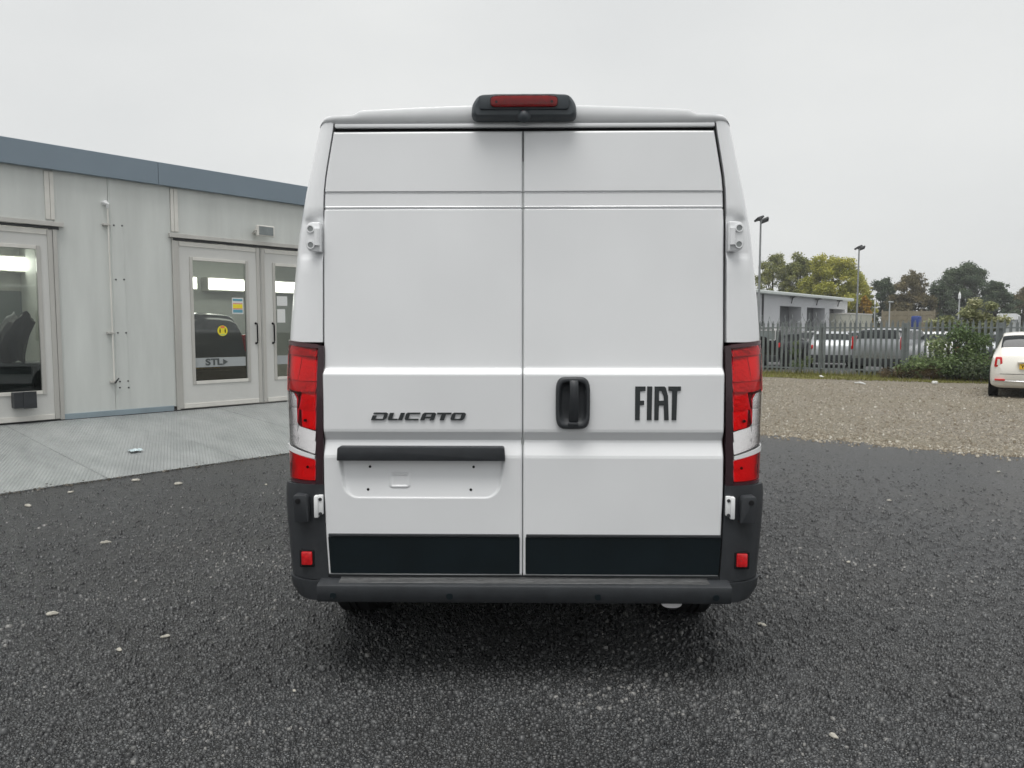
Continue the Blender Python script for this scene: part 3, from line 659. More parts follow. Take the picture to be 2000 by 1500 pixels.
for c_, h_ in ((2.1525, .006), (2.084, .008), (2.091, .005), (2.148, .004), (1.404, .006), (1.374, .006), (1.132, .008), (1.083, .008), (1.018, .008)): dz += list(np.linspace(c_ - h_, c_ + h_, 9))
dz += [.492 + k for k in (.001, .003, .006, .010)] + [2.41 - k for k in (.001, .003, .006, .010)] + list(np.linspace(.83, .9, 26)) + list(np.linspace(.88, .945, 26))
dz = np.array(sorted(set(np.round(dz, 5))))
tt = np.array(sorted(set(list(np.linspace(0, 1, 172)) + [.0012, .0035, .007, .011, .9988, .9965, .993, .989])))
doors = {}
for side in (-1, 1):
    xe = np.array([XE(z) for z in dz]); X = (.0025 + tt[None] * (xe[:, None] - .0025)) * side - .004; Z = np.repeat(dz[:, None], len(tt), 1)
    ed = np.minimum(np.minimum(tt[None] * (xe[:, None] - .004), (1 - tt[None]) * (xe[:, None] - .004)), np.minimum(Z - .492, 2.41 - Z))
    D = door_depth(X, Z, side) - .009 * np.clip(1 - ed / .009, 0, 1) ** 2
    # border returns
    Xp = np.pad(X, 1, 'edge'); Zp = np.pad(Z, 1, 'edge'); Dp = np.pad(D, 1, 'edge'); Dp[0, :] = Dp[-1, :] = -.045; Dp[:, 0] = Dp[:, -1] = -.045
    n0, n1 = Xp.shape; V = np.stack([Xp, -Dp, Zp], 2).reshape(-1, 3); I = np.arange(n0 * n1).reshape(n0, n1)
    q = np.stack([I[:-1, :-1], I[:-1, 1:], I[1:, 1:], I[1:, :-1]], 2).reshape(-1, 4)
    if side < 0: q = q[:, ::-1]
    me = np_mesh('rear_door', V, np.full(len(q), 4), q.ravel(), smooth=True)
    doors[side] = link('rear_door', me, M['paint'], van)
doors[-1]['label'] = 'left rear door with number plate pan and model lettering'; doors[1]['label'] = 'right rear door with black handle and maker lettering'
# small black strip at the top of the middle gap
gs = MB(); gs.grid([[(-.0105, lean(z) + .012, z), (.0025, lean(z) + .012, z)] for z in (2.285, 2.35, 2.415)]); gs.build('gap_strip', M['black'], van)
gs = MB(); gs.grid([[(-.0105, lean(z) + .013, z), (.0025, lean(z) + .013, z)] for z in np.linspace(.5, 2.283, 30)]); gs.build('gap_filler', M['galvseam'], van)
# lower door trims with white edge line
for side in (-1, 1):
    x0, x1 = (.0085, .857) if side > 0 else (-.853, -.0165)
    tr_ = MB().prism(fillet([(x0, .5015), (x1 - (.010 if side > 0 else 0), .5015), (x1, .6665), (x0, .6665)] if side > 0 else [(x0 + .008, .5015), (x1, .5015), (x1, .6665), (x0, .6665)], .006, 3), -.0335, -.020, bev=.003).build('lower_trim', M['trim'], doors[side])
    MB().box(x0 + .003, x1 - .003, -.040, -.030, .668, .680, bev=.003).build('trim_lip', M['plastic'], doors[side])
# number plate handle bar, screw holes
MB().prism(fillet([(-.803, 1.005), (-.079, 1.005), (-.083, 1.064), (-.799, 1.064)], [.004, .004, .012, .012], 4), -.060, -.005, bev=.008).build('plate_bar', M['plastic'], doors[-1], smooth=True)
for u, z in ((-.671, .969), (-.677, .872), (-.218, .969), (-.229, .872)):
    y_ = float(door_depth(np.array(u), np.array(z), -1)); MB().lathe([(-.001, .006), (.004, .0055)], 10, 'y', (u, -y_ - .001, z)).build('screw_hole', M['black'], doors[-1])
# door handle: shield plate with bowl and vertical grip
def oval(cx, cz, hw, hh, k=1.0, n=48, p=5.5):
    return [(cx + k * hw * math.copysign(abs(math.cos(t)) ** (2 / p), math.cos(t)) * (1 - .10 * (abs(math.sin(t)) ** 2)), cz + k * hh * math.copysign(abs(math.sin(t)) ** (2 / p), math.sin(t))) for t in [2 * math.pi * i / n for i in range(n)]]
hc = (.210, 1.2535); hd = MB(); rings = []
for k, y_, dzc in ((1.0, -.024, 0), (1.0, -.046, 0), (.97, -.054, 0), (.93, -.058, 0), (.82, -.058, .0), (.77, -.053, .002), (.71, -.040, .004), (.6, -.0345, .004), (.3, -.034, .004), (.02, -.034, .004)):
    rings.append([(x, y_, z + dzc) for x, z in oval(hc[0], hc[1], .073, .112, k)])
hd.grid([r_ + [r_[0]] for r_ in rings]); hobj = hd.build('door_handle', M['plastic'], doors[1], smooth=True, weld=.0004, angle=60)
g = MB(); sec = [(-.018, -.006), (-.015, .008), (.015, .008), (.018, -.006), (.012, -.012), (-.012, -.012)]
path = [(1.352, -.053), (1.345, -.062), (1.32, -.068), (1.28, -.067), (1.24, -.061), (1.205, -.050), (1.175, -.040)]
g.grid([[(hc[0] + .003 + sx * (1 if i < 4 else 1.15), y_ + sy, z) for sx, sy in sec + sec[:1]] for i, (z, y_) in enumerate(path)]); g.build('grip', M['plastic'], hobj, smooth=True, weld=.0004, angle=50)
MB().box(hc[0] - .022, hc[0] + .022, -.063, -.052, 1.158, 1.172, bev=.004).build('key_cover', M['plastic'], hobj)
# lettering
def van_letter(polys, parent, y):
    b_ = MB()
    for p_ in polys: b_.prism([vz(*q) for q in p_], y - .006, y - .0005, bev=0)
    return b_.build('letter', M['badge'], parent)
fc = lambda pts: [(1060 + x / 6.667, 720 + y / 6.667) for x, y in pts]
for L_ in ([[(1187, 222), (1318, 222), (1318, 278), (1248, 285), (1248, 405), (1300, 405), (1300, 460), (1246, 463), (1243, 655), (1183, 655)]],
           [[(1340, 222), (1405, 222), (1395, 655), (1335, 655)]],
           [[(1435, 222), (1560, 222), (1580, 240), (1592, 290), (1530, 300), (1522, 280), (1492, 280), (1490, 405), (1490, 465), (1484, 655), (1430, 655)], [(1592, 290), (1605, 340), (1615, 655), (1557, 655), (1552, 465), (1490.5, 465), (1490.5, 405), (1555, 405), (1550, 345), (1530, 300)]],
           [[(1612, 222), (1772, 222), (1772, 275), (1725, 282), (1712, 655), (1653, 655), (1660, 282), (1612, 275)]]):
    van_letter([fc(p_) for p_ in L_], doors[1], -.0285)
dc = lambda pts: [(540 + x / 3.75, 540 + y / 3.75) for x, y in pts]
for L_ in ([[(721, 992), (812, 992), (825, 1000), (812, 1032), (795, 1047), (700, 1047), (713, 1013), (742, 1013), (733, 1037), (786, 1037), (797, 1003), (717, 1003)]],
           [[(838, 994), (868, 994), (853, 1037), (896, 1037), (890, 1047), (828, 1047), (822, 1040)], [(918, 994), (947, 994), (926, 1047), (897, 1047)]],
           [[(968, 992), (1061, 992), (1057, 1003), (984, 1003), (973, 1037), (1047, 1037), (1043, 1047), (952, 1047), (945, 1038), (957, 1000)]],
           [[(1058, 1047), (1075, 1004), (1090, 992), (1125, 992), (1125, 1003), (1104, 1003), (1098, 1021), (1118, 1021), (1118, 1032), (1095, 1032), (1089, 1047)], [(1125.3, 992), (1165, 992), (1174, 1000), (1157, 1047), (1128, 1047), (1134, 1032), (1118.3, 1032), (1118.3, 1021), (1138, 1021), (1143, 1003), (1125.3, 1003)]],
           [[(1184, 992), (1288, 992), (1284, 1004), (1246, 1004), (1231, 1047), (1200, 1047), (1215, 1004), (1180, 1004)]],
           [[(1306, 992), (1380, 992), (1392, 1000), (1380, 1034), (1364, 1047), (1334, 1047), (1336, 1037), (1350, 1034), (1361, 1003), (1318, 1003), (1307, 1037), (1336.5, 1037), (1334.5, 1047), (1286, 1047), (1278, 1038), (1291, 1002)]]):
    van_letter([dc(p_) for p_ in L_], doors[-1], -.0285)
# hinges
for side in (-1, 1):
    h = MB(); zc_ = 1.96
    out = fillet([(.868, zc_ - .062), (.918, zc_ - .062), (.934, zc_ - .03), (.934, zc_ + .03), (.918, zc_ + .062), (.868, zc_ + .062)], [.004, .02, .02, .02, .02, .004], 3)
    h.prism([(x * side, z) for x, z in out], -.010, .03, bev=.006); hg = h.build('upper_hinge', M['paint'], van, smooth=True, angle=50)
    for z in (zc_ - .034, zc_ + .034):
        MB().lathe([(-.0125, .016), (-.0125, .0165), (-.016, .0165), (-.016, .0125), (-.0105, .011), (-.0105, .008), (-.013, .007), (-.013, .0005)], 18, 'y', (side * .909, 0, z)).build('hinge_bolt', M['paint'], hg, smooth=True, angle=30)
    for z in (zc_ - .034, zc_ + .034): MB().lathe([(-.0136, .0120), (-.0126, .0120)], 16, 'y', (side * .909, 0, z)).build('socket_shade', M['steelpost'], hg)  # grey discs paint in the shade inside the bolt recesses
    MB().tube([(side * .882, -.014, zc_ - .036), (side * .882, -.014, zc_ + .034)], .012, 10).build('hinge_pin', M['paint'], hg, smooth=True)
    lh = MB(); lh.box(min(side * .871, side * .893), max(side * .871, side * .893), -.040, .03, .765, .85, bev=.003); lh.box(min(side * .89, side * .909), max(side * .89, side * .909), -.048, .03, .751, .848, bev=.005)
    lho = lh.build('lower_hinge', M['white'], van, smooth=True, angle=40)
    for z in (.768, .832): MB().lathe([(-.0435, .007), (-.040, .008)], 10, 'y', (side * .882, .0, z)).build('hinge_bolt', M['darkmetal'], lho)

# tail lamps
def lamp(side):
    C = lambda pts, r: [(qa(-u), z) for u, z in fillet([vz(*p) for p in pts], r, 4)]
    full = C([(560.7, 664), (624.6, 672), (632, 690), (635, 947), (569, 946), (563, 880)], [.006, .006, .004, .006, .008, .02])
    full = [(min(q, .9993) if q < .93 else .9993, z) for q, z in full]
    cl = lambda o: [(.998 if q > .95 else max(q, -.05), z) for q, z in o]
    root = cpatch('tail_lamp', full, .004, -.05, M['maroon'], van, side)          # cup: back wall and sides
    rim = C([(622.5, 674), (632, 676), (635, 947), (622.5, 946)], .003)
    cpatch('lamp_flange', rim, -.02, .007, M['darkmaroon'], root, side)
    top = C([(561.5, 665), (623, 673), (622, 680.5), (566.5, 673.5)], .002); cpatch('lamp_flange', cl(top), -.01, .006, M['maroon'], root, side)
    bot = C([(569.5, 939.5), (621.5, 939.5), (622, 945.5), (569.5, 945.5)], .002); cpatch('lamp_flange', cl(bot), -.01, .006, M['maroon'], root, side)
    red = [(566.5, 674), (620, 681), (620.5, 840.5), (595, 834), (589.5, 827), (588.7, 779), (582.5, 768.5), (561.5, 762), (562, 694)]
    cpatch('red_lens', cl(C(red, .005)), .002, .006, M['redglass'], root, side)
    clr = [(561.5, 764), (582, 770), (587.6, 779.5), (588.2, 828), (593.5, 835.5), (620, 842.5), (620.3, 887), (566.5, 870)]
    cpatch('clear_lens', cl(C(clr, .005)), .002, .006, M['clearglass'], root, side)
    cpatch('chrome_strip', cl(C([(566.5, 872), (620.3, 889), (621, 895.5), (568.5, 884)], .002)), -.01, .008, M['white'], root, side)
    cpatch('red_lens', cl(C([(568.5, 886), (620.3, 897.5), (620.3, 939), (571, 939)], .005)), .002, .006, M['redglass'], root, side)
    cpatch('lamp_reflector', cl(C([(567, 676), (618, 683), (618.5, 838), (596, 832), (591, 826), (590, 777), (583, 766), (561.5, 760), (561.5, 694)], .004)), -.049, (-.042, -.042), M['lampsilver'], root, side)
    cpatch('lamp_reflector', cl(C([(571, 889), (618.5, 899), (618.5, 937), (573, 937)], .004)), -.049, (-.042, -.042), M['lampsilver'], root, side)
    cpatch('lamp_reflector', cl(C([(561.8, 765), (582, 771), (587.2, 780), (587.8, 829), (593, 837), (619, 843), (619.5, 886), (567, 869)], .004)), -.049, (-.043, -.043), M['lampsilver'], root, side)
    # faceted reflectors behind the lenses, each leaning back so that it throws sky light out
    for pts, o_, mm in (([(566.6, 674.5), (620, 681.5), (620, 697), (563, 692)], (-.018, -.001), 'reflector'), ([(564, 696), (584, 699), (584, 744), (564, 741)], (-.040, -.014), 'reflector'), ([(585.5, 698), (620, 699), (620, 745), (585.5, 745)], (-.040, -.010), 'reflector'),
                    ([(561.8, 746), (620, 747), (620, 765), (586, 766), (561.6, 761)], (-.016, -.001), 'reflector'), ([(589.2, 767), (620, 766), (620, 801), (589.4, 801)], (-.030, -.004), 'reflector'), ([(589.6, 802), (620, 802), (620.3, 840), (596, 834)], (-.022, -.001), 'reflector'),
                    ([(561.6, 764.5), (582, 770.5), (587.4, 780), (587.5, 798), (561.8, 798)], (-.014, -.001), 'lampwhite'), ([(561.8, 799), (587.6, 799), (588, 829), (589.5, 832), (562.5, 832)], (-.014, -.001), 'lampwhite'), ([(562.5, 833), (590, 833), (593.5, 836), (619.5, 843), (619.8, 862), (564.5, 853)], (-.014, -.001), 'lampwhite'), ([(564.5, 854), (619.8, 863), (620, 886.5), (566.7, 869.5)], (-.014, -.001), 'lampwhite'),
                    ([(569, 887), (620, 898), (620, 914), (570, 910)], (-.020, -.001), 'reflector'), ([(570, 911), (620, 915), (620, 938.5), (571, 938.5)], (-.022, -.001), 'reflector')):
        cpatch('lamp_reflector', cl(C(pts, .003)), -.048, o_, M[mm], root, side)
    ribs = MB()
    for k in range(26):
        py = 797 + k * 2.75; u, z = vz(585.6 + k * .03, py); c = corner(qa(-u), z, -.012); ribs.box(c.x * side - .006, c.x * side + .006, c.y - .004, c.y + .004, z - .0018, z + .0018)
    ribs.build('lens_ribs', M['white'], root)
    for px, py in ((606, 913), (601, 822)):
        u, z = vz(px, py); c = corner(qa(-u), z, -.004); MB().lathe([(-.004, .006), (.004, .006)], 10, 'y', (c.x * side, c.y, z)).build('lamp_bulb', M['black'], root)
M['lampwhite'] = mat('lamp_white', (.96, .95, .95), .2, metal=.95, bump=(160, .12))
M['lampsilver'] = mat('lamp_silver', (.82, .80, .81), .35, metal=.1, bump=(160, .2))
for side in (-1, 1): lamp(side)

# bumper: corner cladding, reflectors, covers, step
for side in (-1, 1):
    up = [(-.03, .470), (.996, .470), (.996, .86), (.97, .888), (.4, .893), (-.03, .893)]
    bc = cpatch('bumper_corner', up, -.03, .010, M['plastic'], van, side, WB)
    lo = [(-.32, .392), (-.1, .384), (.5, .378), (.996, .380), (.996, .466), (-.05, .466)]
    cpatch('bumper_end', lo, -.03, .020, M['plastic'], van, side, WB)
    lg = fillet([(.902 + .0, .734), (.968, .732), (.972, .84), (.965, .852), (.914, .852), (.905, .84)], .006, 3)
    cv_ = MB().prism([(x * side + side * .028, z) for x, z in lg], -.052, .03, bev=.008).build('hinge_cover', M['plastic'], bc, smooth=True, angle=40)
    MB().lathe([(-.056, .011), (-.05, .012)], 12, 'y', (side * .976, 0, .826)).build('screw', M['black'], cv_)
    rb = MB().prism(fillet([(side * .917, .526), (side * .983, .526), (side * .983, .602), (side * .917, .602)], .006, 3), -.024, .03, bev=.003).build('reflector_frame', M['black'], bc)
    MB().prism(fillet([(side * .925, .537), (side * .972, .537), (side * .973, .596), (side * .926, .596)], .006, 3), -.031, -.0245, bev=.003).build('reflector', M['redsolid'], rb, smooth=True, angle=30)
st = MB(); xs2 = .888
prof = [(.06, .488), (-.008, .488), (-.012, .480), (-.088, .472), (-.096, .468), (-.099, .458), (-.094, .405), (-.086, .394), (-.06, .390), (.06, .390)]
st.grid([[(x, y, z) for y, z in prof] for x in (-xs2, -xs2 + .02, -.3, 0, .3, xs2 - .02, xs2)]); step = st.build('bumper_step', M['plastic'], van, smooth=True, angle=35)
for k in range(5): MB().box(-.80, .80, -.026 - k * .0125, -.020 - k * .0125, .470 - k * .0013, .4835 - k * .0013, bev=.0012, seg=1).build('step_rib', M['worn'], step)
box('step_plate', M['worn'], step, -.78, .78, -.010, .03, .4885, .4905)
for u in (-.819, -.317, .318, .822): MB().lathe([(-.1, .0135), (-.0985, .0145), (-.09, .0145)], 16, 'y', (u, 0, .425)).build('parking_sensor', M['trim'], step, smooth=True, angle=30)
# exhaust end
ex = MB(); ex.tube([(.68, .5, .34), (.68, .12, .34), (.655, -.02, .372)], .03, 14); ex.build('exhaust', M['black'], van, smooth=True)
eo = MB(); eo.prism(fillet([(.592, .392), (.694, .392), (.684, .367), (.66, .360), (.622, .361), (.602, .37)], .008, 3), -.05, .04, bev=.004); eo.build('tow_eye_cover', M['lampsilver'], van, smooth=True, angle=40)
# wheels
def wheel(parent, x, y, r, wd, sg, n=36):
    t_ = MB().lathe([(-wd / 2, r * .62), (-wd / 2, r * .86), (-wd * .44, r * .955), (-wd * .36, r), (-wd * .12, r), (-wd * .11, r * .975), (-wd * .06, r * .975), (-wd * .05, r), (wd * .05, r), (wd * .06, r * .975), (wd * .11, r * .975), (wd * .12, r), (wd * .36, r), (wd * .44, r * .955), (wd / 2, r * .86), (wd / 2, r * .62)], n, 'x', (0, 0, 0)).build('wheel', M['tyre'], parent, smooth=True, angle=30)
    t_.location = (x, y, r)
    rm = MB().lathe([(0, r * .60), (wd * .44 * sg, r * .60), (wd * .46 * sg, r * .5), (wd * .3 * sg, r * .44), (wd * .4 * sg, r * .15), (wd * .44 * sg, r * .02)], n, 'x').build('rim', M['rim'], t_, smooth=True, angle=30)
    return t_
for sg in (-1, 1):
    for y in (.90, 4.75):
        wheel(van, sg * .905, y, .36, .21, sg)
        ar = MB(); ar.grid([[(sg * xx, y + rr_ * math.cos(t), .36 + rr_ * math.sin(t)) for t in np.linspace(-.12, math.pi + .12, 33)] for xx, rr_ in ((.78, .40), (1.035, .40), (1.060, .405), (1.062, .455), (1.04, .46))]); ar.build('wheel_arch', M['plastic'], van, smooth=True)
        MB().lathe([(sg * .775, .40), (sg * .78, .40)], 32, 'x', (0, y, .41)).build('wheel_housing', M['under'], van)
MB().tube([(-.85, .98, .345), (.85, .98, .345)], .05, 10).build('axle', M['under'], van)
# high brake lamp with camera
hb = MB(); cz = 2.497
def rr(hw, hh, r_, cz_, sag=0.): return [(x, z - sag * (x / .225) ** 2) for x, z in fillet([(-hw, cz_ - hh), (hw, cz_ - hh), (hw * .985, cz_ + hh * .2), (hw * .86, cz_ + hh), (0, cz_ + hh * 1.06), (-hw * .86, cz_ + hh), (-hw * .985, cz_ + hh * .2)], [r_, r_, .02, r_, .02, r_, .02], 5)]
r1 = rr(.222, .051, .03, cz); r2 = rr(.215, .046, .03, cz); r3 = rr(.205, .038, .026, cz)
hb.grid([[(x, y, z) for x, z in r_ + r_[:1]] for r_, y in ((r1, .16), (r1, -.005), (r2, -.026), (r3, -.036))]); hb.poly([(x, -.036, z) for x, z in r3])
brk = hb.build('high_brake_lamp', M['brakeblk'], van, smooth=True, weld=.0004, angle=35)
MB().prism(fillet([(-.185, 2.478), (.185, 2.478), (.19, 2.535), (.12, 2.541), (-.12, 2.541), (-.19, 2.535)], .012, 4), -.044, -.034, bev=.004).build('lamp_bezel', M['brakeblk'], brk, smooth=True, angle=40)
MB().prism(fillet([(-.136, 2.489), (.136, 2.489), (.138, 2.526), (.1, 2.530), (-.1, 2.530), (-.138, 2.526)], .016, 5), -.0475, -.0445).build('lamp_reflector', M['brkback'], brk)
MB().prism(fillet([(-.140, 2.486), (.140, 2.486), (.142, 2.529), (.1, 2.534), (-.1, 2.534), (-.142, 2.529)], .018, 5), -.054, -.049, bev=.003).build('lens', M['dullred'], brk, smooth=True, angle=40)
for x in (-.115, .115): MB().lathe([(-.0485, .006), (-.0476, .006)], 10, 'y', (x, 0, 2.508)).build('lamp_screw', M['black'], brk)
MB().lathe([(-.050, .004), (-.048, .012), (-.043, .020), (-.034, .028)], 20, 'y', (.0, 0, 2.455)).build('camera', M['brakeblk'], brk, smooth=True, angle=40)

# ------------------------------------------------------------------ palisade fence
F0 = on_ground(1508, 729).xy; F1 = on_ground(1950, 746).xy
FD = E_.copy(); FRZ = math.atan2(FD.y, FD.x)
fence = empty('palisade_fence', (F0.x, F0.y, 0), FRZ, 'grey steel palisade fence with pointed pales beyond the gravel yard', 'fence')
pm = MB(); hw = .036; sec = [(-hw, .0), (-hw * .55, -.012), (-hw * .25, .003), (hw * .25, .003), (hw * .55, -.012), (hw, 0)]
zs = [.06, 1.72]; th = .003
tops = [1.80, 1.74, 1.84, 1.84, 1.74, 1.80]
fr = [pm.bm.verts.new((x, y, .06)) for x, y in sec]; ft = [pm.bm.verts.new((x * 1.08, y - (.02 if i in (0, 5) else 0), tops[i])) for i, (x, y) in enumerate(sec)]
bk = [pm.bm.verts.new((x, y + th, .06)) for x, y in sec]; bt = [pm.bm.verts.new((x * 1.08, y + th - (.02 if i in (0, 5) else 0), tops[i])) for i, (x, y) in enumerate(sec)]
for k in range(5): pm.bm.faces.new((fr[k], fr[k + 1], ft[k + 1], ft[k])); pm.bm.faces.new((bk[k + 1], bk[k], bt[k], bt[k + 1])); pm.bm.faces.new((ft[k], ft[k + 1], bt[k + 1], bt[k]))
pm.bm.faces.new((fr[0], ft[0], bt[0], bk[0])); pm.bm.faces.new((fr[5], bk[5], bt[5], ft[5]))
pale0 = pm.build('pale', M['galv'], fence); pale0.location = (-6.0, -.03, 0)
SP = .158; x = -6.0; k = 0
while x < 15.5:
    x += SP; k += 1
    inst(pale0, 'pale', fence, (x, -.03, random.uniform(-.012, .012)), (0, random.uniform(-.008, .008), random.uniform(-.05, .05)))
for z in (.22, 1.60):
    box('rail', M['galv'], fence, -6.1, 15.6, -.022, .03, z - .022, z + .022, bev=.003)
po = None
for k in range(9):
    xx = -5.9 + .02 + k * 2.55 - .16
    if po is None: po = MB().box(-.05, .05, .032, .13, 0, 1.75, bev=.004).build('post', M['galv'], fence); po.location = (xx, 0, 0)
    else: inst(po, 'post', fence, (xx, 0, 0))
wire = MB(); pts = []
for i in range(620):
    t = i / 620; a = t * 34 * 2 * math.pi; pts.append((-6 + t * 9.0 + .05 * math.sin(a * .31), -.0 + .17 * math.cos(a), 1.92 + .15 * math.sin(a) - .05 * math.sin(t * 21)))
wire.tube(pts, .006, 3, cap=False); wr = wire.build('wire_coil', M['galv']); wr.location = (F0.x, F0.y, 0); wr.rotation_euler = (0, 0, FRZ)
tag(wr, 'coil of grey razor wire along the top of the palisade fence', 'razor wire')
def fpt(s_, n_=0., z=0.): q = F0 + FD * s_ + N_ * n_; return Vector((q.x, q.y, z))
def fence_s(px):
    """distance along the fence seen at image column px"""
    r = ray(px, 700); rd = Vector((r.x, r.y)).normalized(); t = F0.dot(N_) / rd.dot(N_); return (rd * t - F0).dot(FD)
LD = N_.copy()                                                    # direction away from the yard, square to the fence
LRZ = math.atan2(-LD.x, LD.y)                                     # heading of things pointing away

lot0 = F0 - FD * 30 + N_ * .6
sheet('car_park', [tuple(lot0), tuple(lot0 + FD * 75), tuple(lot0 + FD * 75 + N_ * 70), tuple(lot0 + N_ * 70)], -.006, M['lot'])
# rough grass along the fence foot
def grassmat():
    m, t, p = nmat('yard_grass'); N = t.nodes.new; K = t.links.new; o = N('ShaderNodeTexCoord')
    n = N('ShaderNodeTexNoise'); n.inputs['Scale'].default_value = 2.2; n.inputs['Detail'].default_value = 8; n.inputs['Roughness'].default_value = .7; K(o.outputs['Object'], n.inputs['Vector'])
    r = N('ShaderNodeValToRGB'); el = r.color_ramp.elements; el.new(.5)
    for e, (pos, c) in zip(el, ((.3, (0.2220, 0.1850, 0.1110)), (.5, (0.1850, 0.1776, 0.0592)), (.72, (0.2220, 0.2220, 0.0518)))): e.position = pos; e.color = (*c, 1)
    K(n.outputs['Fac'], r.inputs[0]); K(r.outputs[0], p.inputs['Base Color']); p.inputs['Roughness'].default_value = .95
    n2 = N('ShaderNodeTexNoise'); n2.inputs['Scale'].default_value = 60; K(o.outputs['Object'], n2.inputs['Vector']); b = N('ShaderNodeBump'); b.inputs['Strength'].default_value = .8; b.inputs['Distance'].default_value = .03; K(n2.outputs['Fac'], b.inputs['Height']); K(b.outputs[0], p.inputs['Normal'])
    return m
M['grass'] = grassmat()
gp = []; ns = 150
for i in range(ns + 1):
    s_ = -9 + 20 * i / ns; d = -1.9 - .35 * math.sin(s_ * 1.3) - .25 * math.sin(s_ * 3.7 + 1) + random.uniform(-.12, .12) + max(0, (s_ - 3.2)) * .28; q = fpt(s_, min(d, -.35)); gp.append((q.x, q.y))
q0, q1 = fpt(11, .9), fpt(-9, .9); gr_ = sheet('grass_verge', gp + [(q0.x, q0.y), (q1.x, q1.y)], .004, M['grass'])
M['blade'] = tonemat('grass_blade', [(0, (0.1800, 0.1500, 0.0750)), (.4, (0.1500, 0.1575, 0.0450)), (.8, (0.2250, 0.2400, 0.0600)), (1, (0.3150, 0.2775, 0.1425))], .8, .2, .3)
n = 16000; s_ = rng.uniform(-7, 9, n); d_ = rng.uniform(-2.3, .3, n) + np.maximum(0, s_ - 3.2) * .22; ok = d_ < .5
hgt = rng.uniform(.03, .09, n) * (1 + 1.6 * (d_ > -.45)); base = np.stack([F0.x + FD.x * s_ + N_.x * d_, F0.y + FD.y * s_ + N_.y * d_, np.full(n, .002)], 1)[ok]; n = len(base); hgt = hgt[ok]
a = rng.uniform(0, 6.28, n); wv = np.stack([np.cos(a), np.sin(a), np.zeros(n)], 1) * .009; ln = rng.normal(0, .03, (n, 3)); ln[:, 2] = hgt
V = np.stack([base - wv, base + wv, base + ln], 1).reshape(-1, 3)
me = np_mesh('grass_blades', V, np.full(n, 3), np.arange(3 * n), np.repeat(rng.random(n), 3)); tag(link('grass_blades', me, M['blade']), 'short rough yellow-green grass at the foot of the fence', 'grass', kind='stuff')

# ------------------------------------------------------------------ plants
def crown_points(n, clumps, g, shell=.55):
    w_ = np.array([c[3] ** 2 for c in clumps]); idx = g.choice(len(clumps), n, p=w_ / w_.sum()); C = np.array([c[:3] for c in clumps])[idx]; Rr = np.array([c[3] for c in clumps])[idx]
    d = g.normal(size=(n, 3)); d /= np.linalg.norm(d, axis=1)[:, None]; rad = Rr * (shell + (1 - shell) * g.random(n)) * g.uniform(.75, 1.12, n)
    return C + d * rad[:, None] * np.array([1, 1, .8]), idx
FOL = {}
def folmat(key, c0, c1, c2):
    FOL[key] = tonemat('foliage_' + key, [(0, c0), (.55, c1), (1, c2)], .65, .25, .25); return FOL[key]
folmat('olive', (0.1105, 0.1318, 0.0467), (0.2295, 0.2465, 0.0850), (0.3570, 0.3400, 0.1190)); folmat('yellow', (0.1955, 0.2167, 0.0425), (0.3655, 0.3655, 0.0723), (0.5100, 0.4590, 0.0850)); folmat('dark', (0.0467, 0.0748, 0.0467), (0.0892, 0.1232, 0.0723), (0.1360, 0.1615, 0.0892))
folmat('brown', (.085, .082, .045), (.16, .138, .072), (.23, .185, .088)); folmat('amber', (.25, .14, .02), (.42, .26, .03), (.5, .3, .03)); folmat('bush', (.07, .115, .05), (.17, .235, .10), (.34, .38, .20)); folmat('buddleia', (.15, .175, .085), (.29, .31, .16), (.48, .46, .29)); folmat('dry', (.08, .055, .035), (.15, .11, .065), (.24, .19, .11))
def tree(loc, rx, h, key, label, n=9000, leaf=.21, seed=1, low=.10, group='trees behind the car park', trunk=True, sparse=0.):
    g = np.random.default_rng(seed); root = empty('tree', loc, 0, label, 'tree', group)
    rx *= 1.1; clumps = []; nc = 120
    for k in range(nc):
        t = g.random() ** .8; zz = h * (low + (.93 - low) * t); pr = math.sqrt(max(.02, 1 - t ** 2.6))
        a = g.uniform(0, 6.28); rr_ = rx * pr * math.sqrt(g.uniform(.08, 1)) * g.uniform(.8, 1.08)
        clumps.append((rr_ * math.cos(a), rr_ * math.sin(a), zz + rx * g.normal(0, .07), rx * g.uniform(.09, .25)))
    clumps.append((0, 0, h * .95 - rx * .18, rx * .22)); clumps.append((rx * .2, 0, h * .9 - rx * .18, rx * .25)); clumps.append((-rx * .3, 0, h * .88 - rx * .15, rx * .22))
    n = int(n * 1.9); P, idx = crown_points(n, clumps, g, .45); P = P + g.normal(0, .02 * rx, P.shape)
    keep = P[:, 2] > h * (low - .18); P, idx = P[keep], idx[keep]
    ct = g.uniform(0, .5, len(clumps)); tone = (ct[idx] + g.uniform(0, .5, len(P))).clip(0, 1)
    link('crown', leaf_mesh('crown', P, leaf, tone, seed=seed, aspect=.7), FOL[key], root)
    t_ = MB(); t_.tube([(0, 0, 0), (.05 * rx, .02, h * .25), (-.03 * rx, 0, h * .55), (0, 0, h * .85)], [rx * .075, rx * .06, rx * .04, rx * .012], 7)
    for c in clumps[:14]:
        z0_ = h * g.uniform(.2, .5); t_.tube([(0, 0, z0_), (c[0] * .5, c[1] * .5, (z0_ + c[2]) * .52), c[:3]], [rx * .03, rx * .02, rx * .006], 5)
    t_.build('trunk', M['bark'], root, smooth=True)
    return root
def tree_px(px, half, topy, depth, key, label, **k):
    p = at_depth(px, topy, depth); rx = half / FPX * depth
    return tree((p.x, p.y, -.012), rx, p.z, key, label, **k)
tree_px(1512, 48, 488, 96, 'olive', 'thin olive tree behind the tall lamp post next to the van', n=9000, seed=2, leaf=.19)
tree_px(1566, 46, 494, 93, 'olive', 'rounded olive green tree behind the grey workshop roof', n=11000, seed=3)
